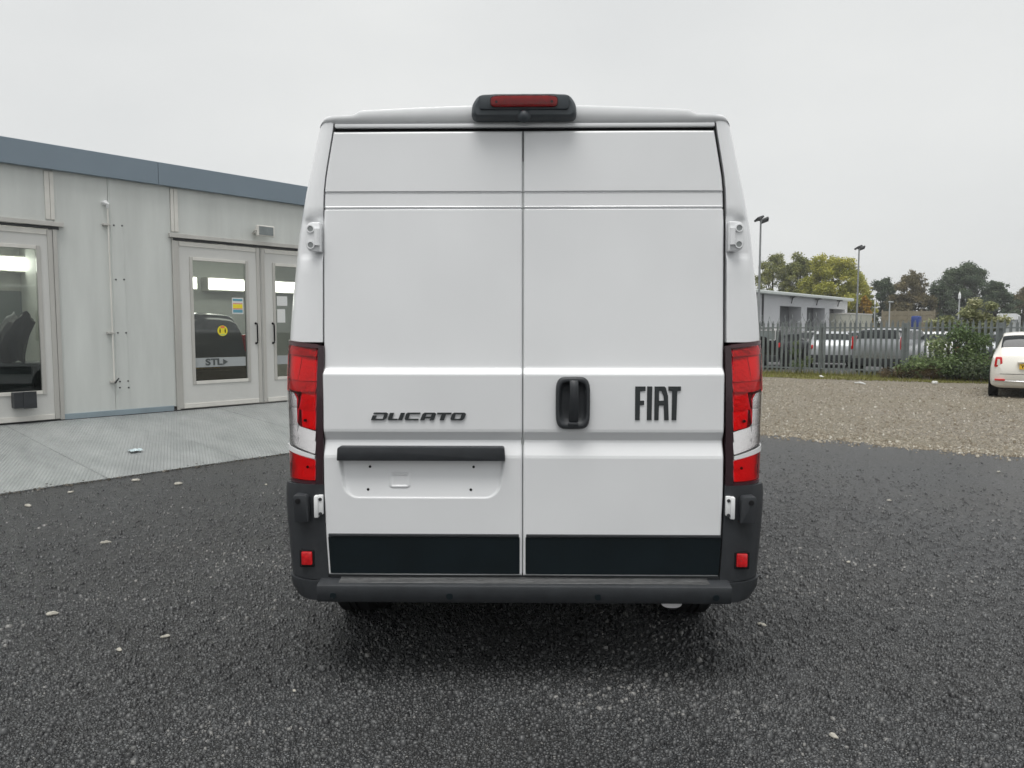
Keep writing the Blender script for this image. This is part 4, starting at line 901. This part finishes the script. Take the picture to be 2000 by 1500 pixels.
tree_px(1628, 62, 495, 88, 'yellow', 'broad yellow-green tree behind the right half of the workshop', n=17000, seed=4)
tree_px(1676, 34, 530, 92, 'yellow', 'yellowing tree right behind the second tall lamp post', n=8000, seed=5)
tree_px(1690, 15, 574, 86, 'amber', 'small amber shrub-like tree beside the workshop corner', n=2200, seed=6, low=.1)
tree_px(1727, 38, 538, 104, 'dark', 'dark green tree between the yellow tree and the brown one', n=9000, seed=7)
tree_px(1784, 46, 528, 100, 'brown', 'round brown-green autumn tree right of the dark green one', n=12000, seed=8)
tree_px(1886, 66, 515, 104, 'dark', 'largest dark green tree above the bushy stretch of fence', n=20000, seed=9, low=.14)
tree_px(1838, 30, 552, 100, 'dark', 'low dark tree at the left foot of the largest dark tree', n=7000, seed=10, low=.1)
tree_px(1946, 40, 548, 101, 'dark', 'dark tree at the right flank of the largest dark tree', n=10000, seed=12, low=.1)
tree_px(2002, 42, 564, 106, 'brown', 'dull brown-green tree at the right edge of the photo', n=9000, seed=13)
tree_px(1765, 30, 590, 98, 'brown', 'low brown hedge-like tree under the round brown tree', n=5000, seed=27, low=.05)
tree_px(20, 60, 252, 27, 'olive', 'tree whose tip shows above the fascia at the left edge', n=6500, leaf=.13, seed=17, group='trees behind the booth')
tree_px(122, 40, 282, 30, 'olive', 'tree that barely tops the fascia left of the van', n=4000, leaf=.13, seed=18, group='trees behind the booth')

g = np.random.default_rng(77); cl_ = []
for k in range(250):
    p = at_depth(700 + k * 9, 640, 114 + g.uniform(-3, 3)); hh_ = g.uniform(1.5, 5.2); cl_.append((p.x, p.y, hh_, g.uniform(1.2, 2.2))); cl_.append((p.x + g.normal(0, 1), p.y, .8, 1.5))
P, idx = crown_points(64000, cl_, g, .4); P = P[P[:, 2] > 0]; o = link('undergrowth', leaf_mesh('undergrowth', P, .26, g.random(len(P)), seed=78), FOL['dark']); tag(o, 'dark undergrowth filling the gaps below the far trees', 'undergrowth', kind='stuff')
def bush(name, label, cat, loc, clumps, key, n, leaf, seed, stems=8, group=None, aspect=.5):
    g = np.random.default_rng(seed); root = empty(name, loc, 0, label, cat, group); P, idx = crown_points(n, clumps, g, .25)
    keep = P[:, 2] > .02; P, idx = P[keep], idx[keep]; ct = g.uniform(0, .5, len(clumps))
    link('foliage', leaf_mesh('foliage', P, leaf, (ct[idx] + g.uniform(0, .5, len(P))).clip(0, 1), seed=seed, aspect=aspect), FOL[key], root)
    t_ = MB()
    for k in range(stems):
        c = clumps[k % len(clumps)]; e = Vector(c[:3]) + Vector(g.normal(0, .25, 3)) * c[3]; e.z = max(.2, e.z + c[3] * .7); t_.tube([(g.normal(0, .12), g.normal(0, .12), 0), (e.x * .5, e.y * .5, e.z * .6), tuple(e)], [.018, .012, .004], 5)
    t_.build('stems', M['bark'], root); return root
def FW(ds, dn, z): v = FD * ds + N_ * dn; return (v.x, v.y, z)
def cl(*L_): return [(*FW(a, b_, c), r_) for a, b_, c, r_ in L_]
sb = fence_s(1868)
bush('bramble_bush', 'large green bramble bush swallowing the middle of the fence', 'bush', fpt(sb, -.35), cl((-.3, 0, .5, .55), (.3, .1, .9, .55), (-.9, -.1, .45, .5), (.1, .1, 1.4, .5), (.75, -.1, .5, .55), (-.1, -.3, .5, .5), (1.3, 0, .45, .45), (-.45, .1, 1.05, .45), (.6, .1, 1.2, .4), (-1.4, 0, .3, .35)), 'bush', 8500, .085, 21)
bush('buddleia', 'tall pale-leaved shrub rising above the fence out of the brambles', 'shrub', fpt(sb + .25, .35), cl((-.1, 0, 1.6, .38), (.3, .2, 1.85, .36), (.0, 0, 2.05, .32), (.6, .1, 1.75, .3), (-.6, 0, 1.75, .32), (-1.0, .1, 1.7, .26), (.15, 0, 2.35, .24), (.55, 0, 2.25, .22), (.3, 0, 1.5, .4), (.9, 0, 1.8, .25)), 'buddleia', 6500, .10, 22, 16, aspect=.4)
bush('dark_bramble', 'dark low bramble on the ground left of the small white car', 'bush', fpt(fence_s(1905), -.75), cl((0, 0, .35, .42), (.5, 0, .3, .35), (-.5, .1, .35, .35), (.7, .3, .75, .32)), 'dark', 3200, .085, 23)
bush('dry_weeds', 'brown dead weeds tangled at the fence left of the bramble', 'weeds', fpt(fence_s(1765), -.45), cl((0, 0, .2, .3), (-.45, 0, .15, .25), (.45, 0, .22, .3), (.9, -.1, .25, .32)), 'dry', 2600, .09, 24, 30, aspect=.15)
bush('dry_grass_clump', 'thin brown dead stalks beside the bramble foot', 'weeds', fpt(fence_s(1815), -.6), cl((0, 0, .2, .28), (.35, 0, .2, .22)), 'dry', 900, .09, 29, 14, aspect=.12)
bush('ivy_weed', 'leafy weed climbing the fence near the van', 'weeds', fpt(fence_s(1556), .14), cl((0, 0, .35, .28), (-.1, 0, .75, .24), (.15, 0, .3, .25), (-.05, 0, 1.05, .16), (.35, 0, .5, .2)), 'bush', 1500, .075, 25)
bush('bramble_sprig', 'green trailing bramble at the fence behind the white car', 'bush', fpt(fence_s(1945), .1), cl((0, 0, .7, .35), (.4, 0, 1.1, .3), (-.3, 0, 1.2, .25)), 'bush', 1600, .08, 26)

# ------------------------------------------------------------------ workshop and other things beyond the fence
M['render_grey'] = mat('workshop_cladding', (.56, .57, .59), .6, var=(.5, .05)); M['roofedge'] = mat('workshop_roof_edge', (.60, .64, .62), .5); M['bayin'] = mat('roller_door', (.16, .165, .175), .6, var=(1.5, .15))
K0 = at_depth(1450, 600, 57).xy; KRZ = WRZ
def kw(px, py):
    r = ray(px, py); rd2 = Vector((r.x, r.y)); t = K0.dot(WN) / rd2.dot(WN); h = rd2 * t; return (h - K0).dot(WD), CAM_H + r.z * t
wk = empty('workshop', (K0.x, K0.y, 0), KRZ, 'low grey workshop with three open door bays beyond the fence', 'building')
xr, _ = kw(1655, 600); zt_ = (kw(1487, 573)[1] + kw(1655, 589)[1]) / 2
bays = [(kw(a, 610)[0], kw(c, 610)[0]) for a, c in ((1523, 1565), (1576, 1611), (1620, 1650))]; zb_ = kw(1590, 601)[1]
wb = MB(); prev = -2.
for a, c in bays: wb.box(prev, a, 0, 8, 0, zt_); prev = c
wb.box(prev, xr, 0, 8, 0, zt_)
for a, c in bays: wb.box(a, c, 0, 8, zb_, zt_)
wb.build('wall', M['render_grey'], wk, weld=.001)
for i, (a, c) in enumerate(bays):
    bd = box('roller_door', M['bayin'], wk, a + .01, c - .01, 1.1, 1.2, 0, zb_ - .01)
    for k in range(4): box('door_slat', M['bayin'], bd, a + .05, c - .05, 1.06, 1.1, .4 + k * .6, .9 + k * .6)
    ll = MB(); cx = (a + c) / 2; ll.box(cx - .35, cx + .05, -.5, -.05, zb_ + .75, zb_ + .85); ll.tube([(cx, -.03, zb_ + .25), (cx, -.12, zb_ + .7), (cx + .4, -.3, zb_ + .9)], .05, 6); ll.build('wall_lamp', M['darkmetal'], wk)
box('roof_edge', M['roofedge'], wk, -2.3, xr + .7, -.45, 8.4, zt_ + .003, zt_ + .28, bev=.06)
box('downpipe', M['darkmetal'], wk, kw(1488, 600)[0], kw(1488, 600)[0] + .12, -.12, -.003, 0, zt_)
# lamp posts
def mast(px, ytop, depth, label, heads=2):
    p = at_depth(px, ytop, depth); root = empty('lamp_post', (p.x, p.y, -.006), WRZ, label, 'lamp post', 'lamp posts in the car park')
    MB().tube([(0, 0, 0), (0, 0, p.z)], [.10, .06], 10).build('pole', M['steelpost'], root, smooth=True); MB().box(-.2, .2, -.2, .2, 0, .25, bev=.02).build('base', M['steelpost'], root)
    MB().tube([(-.55, 0, p.z - .05), (.55, 0, p.z - .05)], .04, 6).build('crossbar', M['darkmetal'], root)
    for sg in (-1, 1):
        h_ = MB().box(-.26, .26, -.3, .22, -.07, .07, bev=.02).build('lamp_head', M['darkmetal'], root); h_.location = (sg * .46, -.05, p.z + .03); h_.rotation_euler = (R(-22), R(sg * 18), R(sg * 25))
    return root
mast(1486, 430, 52, 'tallest lamp post with twin floodlights right beside the van'); mast(1678, 485, 66, 'second tall lamp post with twin floodlights right of the workshop')
def thin_post(px, ytop, depth, label, head):
    p = at_depth(px, ytop, depth); root = empty('street_lamp' if head else 'white_post', (p.x, p.y, -.006), WRZ, label, 'lamp post' if head else 'post')
    MB().tube([(0, 0, 0), (0, 0, p.z)], [.06, .045], 8).build('pole', M['galvpale'], root)
    if head: MB().box(-.1, .7, -.1, .1, p.z - .03, p.z + .08, bev=.03).build('lamp_head', M['galvpale'], root)
    else: MB().tube([(0, 0, p.z), (0, 0, p.z + .25), (0, 0, p.z + .45)], [.085, .075, .01], 8).build('finial', M['white'], root)
M['galvpale'] = mat('pale_pole', (.42, .44, .44), .5)
thin_post(1738, 590, 60, 'small street lamp behind the fence right of the lamp post', True); thin_post(1709, 594, 70, 'short white-topped post between the two trees', False); thin_post(1874, 583, 48, 'white post standing out of the pale shrub', False)
# white container, timber fence, blue tank, trailer
M['cream'] = mat('container_cream', (.52, .52, .45), .6, var=(1, .1)); M['timber'] = mat('timber', (.22, .19, .13), .8, var=(3, .2)); M['blue'] = mat('blue_cover', (.025, .05, .20), .6, var=(3, .15))
p0 = at_depth(1660, 613, 72); ct = empty('container', (p0.x, p0.y, -.006), WRZ, 'cream container wall showing right of the workshop', 'container')
cb = MB(); cb.box(0, 7.2, 0, 2.4, 0, p0.z); cb.build('container_body', M['cream'], ct); box('lid', M['alupale'], ct, -.05, 7.25, -.05, 2.45, p0.z + .002, p0.z + .1)
for k in range(24): box('rib', M['cream'], ct, .1 + k * .3, .22 + k * .3, -.035, -.002, .1, p0.z - .08)
p0 = at_depth(1722, 607, 80); tf = empty('timber_fence', (p0.x, p0.y, -.006), FRZ + R(20), 'brown timber fence behind the small street lamp', 'fence')
for k in range(5): box('fence_post', M['timber'], tf, k * 1.25, k * 1.25 + .14, -.06, .06, 0, p0.z + .12)
for k in range(4):
    for j in range(6): box('board', M['timber'], tf, k * 1.25 + .142, k * 1.25 + 1.248, -.02, .02, .3 + j * (p0.z - .3) / 6, .3 + (j + .93) * (p0.z - .3) / 6)
p0 = at_depth(1790, 617, 40); bl = empty('blue_skip', (p0.x, p0.y, -.006), WRZ, 'dark blue covered tank poking up above the fence', 'tank')
MB().box(-.30, .30, -.2, .2, 1.4, p0.z, bev=.07).build('cover', M['blue'], bl, smooth=True); MB().box(-.27, .27, -.17, .17, .25, 1.39, bev=.03).build('tank_body', M['white'], bl)
for sx in (-.25, .25): MB().box(sx - .04, sx + .04, -.16, .16, 0, .249).build('foot', M['darkmetal'], bl)
p0 = at_depth(1969, 613, 33); tl = empty('box_trailer', (p0.x, p0.y, -.006), LRZ, 'pale grey box trailer above the fence behind the white car', 'trailer')
MB().prism(fillet([(-.36, .55), (.36, .55), (.36, p0.z - .08), (.3, p0.z), (-.36, p0.z)], .05, 3), 0, 2.4, bev=.02).build('trailer_body', M['galvpale'], tl); MB().prism(fillet([(-.40, p0.z - .25), (.38, p0.z - .25), (.34, p0.z + .02), (-.42, p0.z + .02)], .05, 3), -.04, -.003).build('trailer_roof', M['white'], tl)
for sg in (-1, 1): wheel(tl, sg * .42, 1.2, .28, .14, sg, 20)

# ------------------------------------------------------------------ cars
def pchip(xs, ys, xq):
    return np.interp(xq, xs, ys)
def car(name, label, loc, rz, paint, st, L_, tail=None, plate=None, wheels=(.62, 2.9), wr=.31, group=None, glass_side=True, rear_glass=(.0, .0), extra=None, lamps=True, sm=3):
    """st: rows (t, zlow, zbelt, ztop, wlow, wbelt, wtop) from tail to nose; tail at y=0, nose towards +y"""
    root = empty(name, loc, rz, label, 'car', group); st = np.array(st, float); T = np.linspace(0, L_, 90); c = [np.interp(T, st[:, 0], st[:, k]) for k in range(7)]
    for k in range(1, 7):
        for _ in range(sm): c[k][1:-1] = (c[k][:-2] + 2 * c[k][1:-1] + c[k][2:]) / 4
    zl, zb_, zt2, wl, wb_, wt_ = c[1:]
    ctrl = np.stack([np.stack(v, 1) for v in ((wl * 0, zl), (wl * .8, zl), (wl * .97, zl + .06), (wl, zl + .2), (np.maximum(wl, wb_), zl * .35 + zb_ * .65), (wb_, zb_), (wb_ * .985, zb_ + (zt2 - zb_) * .08), (wt_ * 1.04, zb_ + (zt2 - zb_) * .82), (wt_ * .97, zb_ + (zt2 - zb_) * .96), (wt_ * .6, zt2), (wt_ * 0, zt2 + .005))], 1)   # (90, 11, 2)
    kk = np.linspace(0, 10, 61); H_ = np.zeros((90, 61, 2))
    for i in range(90):
        for j in range(2): H_[i, :, j] = np.interp(kk, np.arange(11), ctrl[i, :, j])
    for _ in range(2): H_[:, 1:-1] = (H_[:, :-2] + 2 * H_[:, 1:-1] + H_[:, 2:]) / 4
    full = np.concatenate([H_ * np.array([-1, 1]), H_[:, ::-1][:, 1:]], 1); nj = full.shape[1]
    V = np.stack([full[:, :, 0], np.repeat(T[:, None], nj, 1), full[:, :, 1]], 2)
    I = np.arange(90 * nj).reshape(90, nj); q = np.stack([I[:-1, :-1], I[1:, :-1], I[1:, 1:], I[:-1, 1:]], 2).reshape(-1, 4)
    loops = np.concatenate([q.ravel(), I[0], I[-1][::-1]]); me = np_mesh('body', V.reshape(-1, 3), [4] * len(q) + [nj, nj], loops, smooth=True); 
    bd = link('body', me, paint, root)
    def glass(nm, i0, i1, j0, j1, off=.006):
        g = MB(); Vc = V[i0:i1 + 1, j0:j1 + 1]; cx = np.array([0, 0, .7]); N2 = np.cross(np.gradient(V, axis=0), np.gradient(V, axis=1))[i0:i1 + 1, j0:j1 + 1]; N2 /= np.linalg.norm(N2, axis=2)[:, :, None] + 1e-9
        s_ = np.sign((N2 * np.array([1, .0, 1.])[None, None] * (Vc - np.array([0, L_ / 2, .6]))).sum()); g.grid((Vc + N2 * off * s_).tolist()); return g.build(nm, M['carglass'], root, smooth=True)
    iy = lambda y: int(round(y / L_ * 89)); roofi = np.where(zt2 > zt2.max() - .1)[0]; r0, r1_ = roofi[0], roofi[-1]
    if rear_glass[1]: glass('rear_window', iy(rear_glass[0]), iy(rear_glass[1]), 60 - 15, 60 + 15)
    glass('windscreen', min(r1_ + 2, 85), min(r1_ + 16, 88), 60 - 14, 60 + 14)
    if glass_side:
        for a, b_ in ((38, 42 + 2), (120 - 44, 120 - 38)): glass('side_window', r0 + 3, (r0 + r1_) // 2 - 1, a, b_); glass('side_window', (r0 + r1_) // 2 + 1, r1_ + 3, a, b_)
    wmx = wl.max()
    for y in wheels:
        for sg in (-1, 1): wheel(root, sg * (wmx - .08), y, wr, .2, sg, 24); MB().lathe([(sg * (wmx - .03), wr * 1.14), (sg * (wmx + .004), wr * 1.14)], 24, 'x', (0, y, wr + .02)).build('wheel_arch', M['black'], root)
    box('underbody', M['under'], root, -wmx * .85, wmx * .85, .2, L_ - .2, zl.min() - .02, zl.min() + .06)
    return root
def rear_kit(root, half, zt3, zb3, y=-.01, plate=True, lampw=.12, lm=None, inset=.0):
    for sg in (-1, 1):
        x0, x1 = sorted((sg * (half - lampw), sg * half)); MB().prism(fillet([(x0, zb3), (x1, zb3 + .02), (x1, zt3), (x0, zt3 - .03)], .02, 3), y, y + .1 + inset, bev=.008).build('tail_light', lm or M['redsolid'], root, smooth=True)
    box('bumper', M['plastic'], root, -half * .95, half * .95, y - .03, y + .12, .30, .56, bev=.03)
    if plate: box('number_plate', M['yellow'], root, -.26, .26, y - .02, y + .02, zb3 - .28, zb3 - .17, bev=.003)
paintw = mat('small_car_cream', (.76, .74, .68), .3, coat=.6); paints = mat('car_silver', (.30, .315, .33), .35, metal=.4, coat=.5); paintg = mat('car_grey', (.20, .215, .225), .4, metal=.4, coat=.5); paintsw = mat('car_silver_white', (.46, .48, .50), .35, metal=.2, coat=.4); paintk = mat('car_black', (.012, .013, .016), .25, coat=.6); paintww = mat('car_white', (.74, .75, .76), .3, coat=.5)
# small cream-white hatchback at the right edge
cp = on_ground(1938, 773).xy; hx = Vector((math.cos(LRZ), math.sin(LRZ)))
cl0 = cp + hx * .78 - LD * .45
st500 = [(0, .36, .62, .66, .60, .58, .50), (.03, .26, .78, .82, .74, .70, .56), (.10, .22, .92, .97, .80, .76, .60), (.2, .22, .93, 1.10, .81, .77, .62), (.34, .22, .94, 1.30, .815, .77, .60), (.50, .22, .94, 1.42, .815, .77, .585), (.75, .22, .94, 1.48, .815, .77, .58), (1.5, .22, .93, 1.50, .815, .77, .58), (2.1, .22, .92, 1.42, .815, .77, .58), (2.7, .22, .90, .98, .815, .76, .58), (3.3, .24, .78, .84, .79, .70, .55), (3.5, .3, .6, .64, .66, .58, .4)]
c5 = car('parked_hatchback', 'small cream-white hatchback parked rear-on at the right edge', (cl0.x, cl0.y, 0), LRZ + R(4), paintw, st500, 3.5, wheels=(.62, 2.85), wr=.30, rear_glass=(.22, .50), sm=2)
for sg in (-1, 1):
    xx = sg * .655; out = fillet([(xx - .085, .70), (xx + .085, .70), (xx + .062, .93), (xx - .062, .93)], .03, 4); inn = fillet([(xx - .035, .745), (xx + .035, .745), (xx + .022, .88), (xx - .022, .88)], .012, 4)
    tl_ = MB().prism(out, .035, .15, bev=.01).build('tail_light', M['redsolid'], c5, smooth=True); MB().prism(inn, .028, .0345, bev=.002).build('lamp_centre', paintw, tl_)
    rf_ = MB().prism(fillet([(sg * .62 - .10, .395), (sg * .62 + .10, .395), (sg * .62 + .10, .43), (sg * .62 - .10, .43)], .01, 3), -.02, .06, bev=.004).build('bumper_reflector', M['redsolid'], c5)
MB().tube([(-.75, .06, .39), (-.5, -.012, .385), (0, -.03, .385), (.5, -.012, .385), (.75, .06, .39)], .012, 6).build('bumper_strip', M['chrome'], c5, smooth=True)
np_ = box('number_plate', M['yellow'], c5, -.26, .26, -.03, .02, .66, .775, bev=.003)
MB().box(-.3, .3, -.05, .03, .80, .835, bev=.01).build('plate_garnish', paintw, c5)
ty = textmesh('plate_letter', 'Y', .105, M['black'], np_, bold=.002); ty.location = (-.20, -.032, .7175); ty.rotation_euler = (R(90), 0, 0)
MB().tube([(0, 1.1, 1.49), (.0, .85, 1.66)], .006, 5).build('aerial', M['black'], c5)
# cars behind the fence
def lotpos(px, n_): s_ = fence_s(px); q = fpt(s_, 0); k = 1 + n_ / q.xy.dot(N_); return Vector((q.x * k, q.y * k, -.006))
box4 = [(0, .5, 1.0, 1.08, .80, .80, .76), (.03, .42, 1.08, 1.60, .86, .86, .80), (.3, .40, 1.08, 1.66, .87, .87, .80), (2.6, .40, 1.08, 1.66, .87, .87, .80), (3.2, .42, 1.12, 1.2, .87, .86, .7), (4.0, .45, 1.05, 1.1, .85, .82, .6)]
c1 = car('parked_four_by_four', 'black boxy off-roader behind the fence beside the van', lotpos(1480, 2.4), LRZ, paintk, box4, 4.0, wheels=(.8, 3.2), wr=.38, rear_glass=(0, 0), sm=0)
box('rear_window', M['dimglass'], c1, -.62, .62, -.004, .016, 1.15, 1.50, bev=.004); rear_kit(c1, .84, 1.05, .85, -.005, False, .08); MB().lathe([(-.16, .33), (-.16, .1), (-.01, .33)], 28, 'y', (.15, 0, .95)).build('spare_wheel', M['tyre'], c1)
for zz in (1.13, 1.51): box('window_frame', M['white'], c1, -.66, .66, -.012, .012, zz, zz + .025)
for xx in (-.66, -.01, .64): box('window_frame', M['white'], c1, xx, xx + .025, -.014, .012, 1.156, 1.508)
box('number_plate', M['white'], c1, -.62, -.25, -.03, -.006, .78, 1.12)
hat = [(0, .4, .75, .85, .72, .68, .6), (.06, .28, .92, 1.0, .84, .8, .66), (.2, .26, .96, 1.12, .86, .82, .66), (.65, .26, .96, 1.40, .87, .82, .62), (1.4, .26, .95, 1.47, .87, .82, .62), (2.4, .26, .93, 1.40, .87, .82, .62), (3.2, .26, .92, 1.0, .87, .80, .62), (4.0, .3, .8, .85, .82, .74, .6), (4.2, .35, .62, .68, .66, .6, .4)]
p_ = lotpos(1624, 4.2); c2 = car('parked_saloon', 'silver-white hatchback behind the fence between the off-roader and the estate', p_, LRZ + R(16), paintsw, hat, 4.2, rear_glass=(.22, .6))
rear_kit(c2, .80, .95, .78, .0, False)
est = [(0, .42, .85, .95, .76, .74, .66), (.05, .32, 1.02, 1.12, .86, .84, .72), (.14, .28, 1.04, 1.35, .88, .85, .70), (.32, .28, 1.04, 1.54, .89, .85, .68), (.7, .28, 1.03, 1.59, .89, .85, .67), (2.6, .28, 1.0, 1.56, .89, .85, .67), (3.4, .28, .98, 1.06, .89, .82, .62), (4.3, .32, .85, .9, .82, .74, .6), (4.5, .4, .62, .68, .66, .6, .4)]
p_ = lotpos(1711, 1.6); c3 = car('parked_estate', 'silver estate car with red tail lights behind the fence', p_, LRZ + R(-8), paints, est, 4.5, rear_glass=(.10, .34), wheels=(.85, 3.6)); rear_kit(c3, .85, 1.32, .86, .02, False, .10, inset=.12)
box('plate_recess', M['black'], c3, -.5, .5, .01, .06, .83, .87); box('bumper_strip', M['chrome'], c3, -.8, .8, -.012, .03, .58, .60)
for px, n_, lab, pt, rzz in ((1818, 3.6, 'white hatchback behind the fence right of the silver estate', paintww, 0), (1916, 3.2, 'grey hatchback mostly hidden behind the bramble bush', paintg, 0), (1668, 11, 'dark grey hatchback in the second row behind the silver estate', paintg, 6), (1575, 11.5, 'black hatchback in the second row near the workshop', paintk, 0), (1745, 11, 'white hatchback in the second row left of the blue tank', paintww, 0)):
    cc = car('parked_car', lab, lotpos(px, n_), LRZ + R(rzz), pt, hat, 4.2, rear_glass=(.22, .6), group='cars in the car park'); rear_kit(cc, .80, .95, .78, .0, False)
# dark car inside the booth behind the middle window
pb = W0 + WD * (sB + .98) + WN * 1.0
cb_ = car('dark_car', 'dark car with a yellow plate inside the booth behind the stickered window', (pb.x, pb.y, BASE), WRZ, mat('car_charcoal', (.03, .033, .036), .35, coat=.5), est, 3.4, rear_glass=(.10, .34), wheels=(.85, 2.7)); rear_kit(cb_, .85, 1.2, .86, .02, True, .1)

# ------------------------------------------------------------------ litter and pale flakes
M['flake'] = mat('pale_stone', (.36, .345, .30), .8, var=(20, .25)); M['litter'] = mat('pale_litter', (.62, .62, .60), .6)
fl_ = [(102, 1202, .075, 'long pale stone flake on the tarmac at the lower left'), (205, 1062, .09, 'thin pale splinter left of the van on the dark tarmac'), (233, 1272, .05, 'pale chalky patch of stone, lower left of the photo'), (323, 1246, .055, 'slim cream flake between the lower left flakes and the van'), (1488, 1223, .062, 'round white stone just right of the van bumper'), (1627, 1441, .055, 'white stone chip near the bottom right of the photo'),
       (575, 1352, .03, 'small cream stone below the left bumper corner'), (265, 940, .11, 'flat white scrap on the tarmac near the ramp, left one'), (348, 947, .11, 'flat white scrap on the tarmac near the ramp, right one'), (520, 948, .06, 'tiny white chip near the left lamp of the van'), (138, 963, .08, 'white flake at the foot of the ramp'), (55, 990, .1, 'white flake on tarmac at the left edge of the photo'), (1950, 923, .07, 'white stone on the tarmac near the gravel at far right'), (1736, 979, .055, 'pale stone in the right part of the tarmac'), (1657, 1100, .05, 'brownish pale stone right of the van')]
for px, py, s_, lab in fl_:
    p = on_ground(px, py); n = 9; b = MB(); top, low_, bot = [], [], []; rz_ = random.uniform(-.5, .5); ph = random.uniform(0, 6)
    for k in range(n):
        a = 2 * math.pi * k / n; r_ = s_ * .28 * (1 + .3 * math.sin(2 * a + ph) + random.uniform(-.18, .18)); x, y = r_ * math.cos(a) * 1.25, r_ * math.sin(a) * .75
        bot.append((x, y, 0)); low_.append((x * 1.02, y * 1.02, s_ * .07)); top.append((x * .68, y * .68, s_ * .13 + random.uniform(0, .07) * s_))
    b.grid([bot + bot[:1], low_ + low_[:1], top + top[:1]]); b.poly(top); b.poly(list(reversed(bot))); o = b.build('stone_flake', M['flake'], weld=.0002); o.location = (p.x, p.y, .006); o.rotation_euler = (0, 0, rz_); tag(o, lab, 'stone', 'pale flakes lying on the tarmac')
# crumpled film on the ramp, branch and rubbish by the fence
def ramp_pt(px, py):
    a = W0 - WN * RUN; # plane of the ramp surface
    n3 = Vector((-WN.x * (BASE - .03) / RUN, -WN.y * (BASE - .03) / RUN, 1)).normalized(); p0 = Vector((a.x, a.y, .016)); r = ray(px, py); o_ = Vector((0, 0, CAM_H)); return o_ + r * ((p0 - o_).dot(n3) / r.dot(n3))
p = ramp_pt(263, 883); b = MB(); rows = []
for i in range(9):
    rows.append([((j - 6) * .012 + random.uniform(-.006, .006), (i - 4) * .018 + random.uniform(-.006, .006), .02 + random.uniform(0, .03) * (1 - abs(i - 4) / 5)) for j in range(13)])
b.grid(rows); o = b.build('plastic_film', mat('crumpled_film', (.42, .50, .52), .25, spec=.6)); o.location = p; o.rotation_euler = (0, 0, WRZ); tag(o, 'crumpled scrap of clear blue film lying on the ramp', 'litter')
for px, py, s_, lab in ((1826, 750, .16, 'crumpled white wrapper at the foot of the bramble bush'), (1824, 723, .13, 'white paper scrap caught low in the bramble bush'), (1604, 738, .14, 'white rubbish scrap on the grass below the fence')):
    p = on_ground(px, py + (8 if py < 730 else 0)); b = MB(); bmesh.ops.create_icosphere(b.bm, subdivisions=2, radius=s_ * .5)
    for v in b.bm.verts: v.co *= random.uniform(.7, 1.15); v.co.z *= .6
    o = b.build('litter', M['litter']); o.location = (p.x, p.y, s_ * .28 + (.28 if py == 723 else 0)); tag(o, lab, 'litter')
p0_, p1_ = on_ground(1670, 749), on_ground(1690, 752); o = MB().tube([(0, 0, .02), ((p1_ - p0_).x * .5, (p1_ - p0_).y * .5, .05), ((p1_ - p0_).x, (p1_ - p0_).y, .03)], [.02, .025, .015], 6).build('stick', M['paper']); o.location = (p0_.x, p0_.y, .0); tag(o, 'bleached stick lying on the grass before the fence', 'stick')

# ------------------------------------------------------------------ haze: even damp air round the whole place
hm = bpy.data.materials.new('haze_air'); hm.use_nodes = True; ht = hm.node_tree; ht.nodes.clear()
ho = ht.nodes.new('ShaderNodeOutputMaterial'); pv = ht.nodes.new('ShaderNodeVolumePrincipled'); pv.inputs['Color'].default_value = (.93, .95, .96, 1); pv.inputs['Density'].default_value = .0008; pv.inputs['Anisotropy'].default_value = .2
ht.links.new(pv.outputs[0], ho.inputs['Volume'])
hz_ = MB().box(-302, 302, -302, 302, -1.1, 15.5).build('haze', hm); tag(hz_, 'thin even haze in the damp air over the yard', 'haze', kind='stuff')
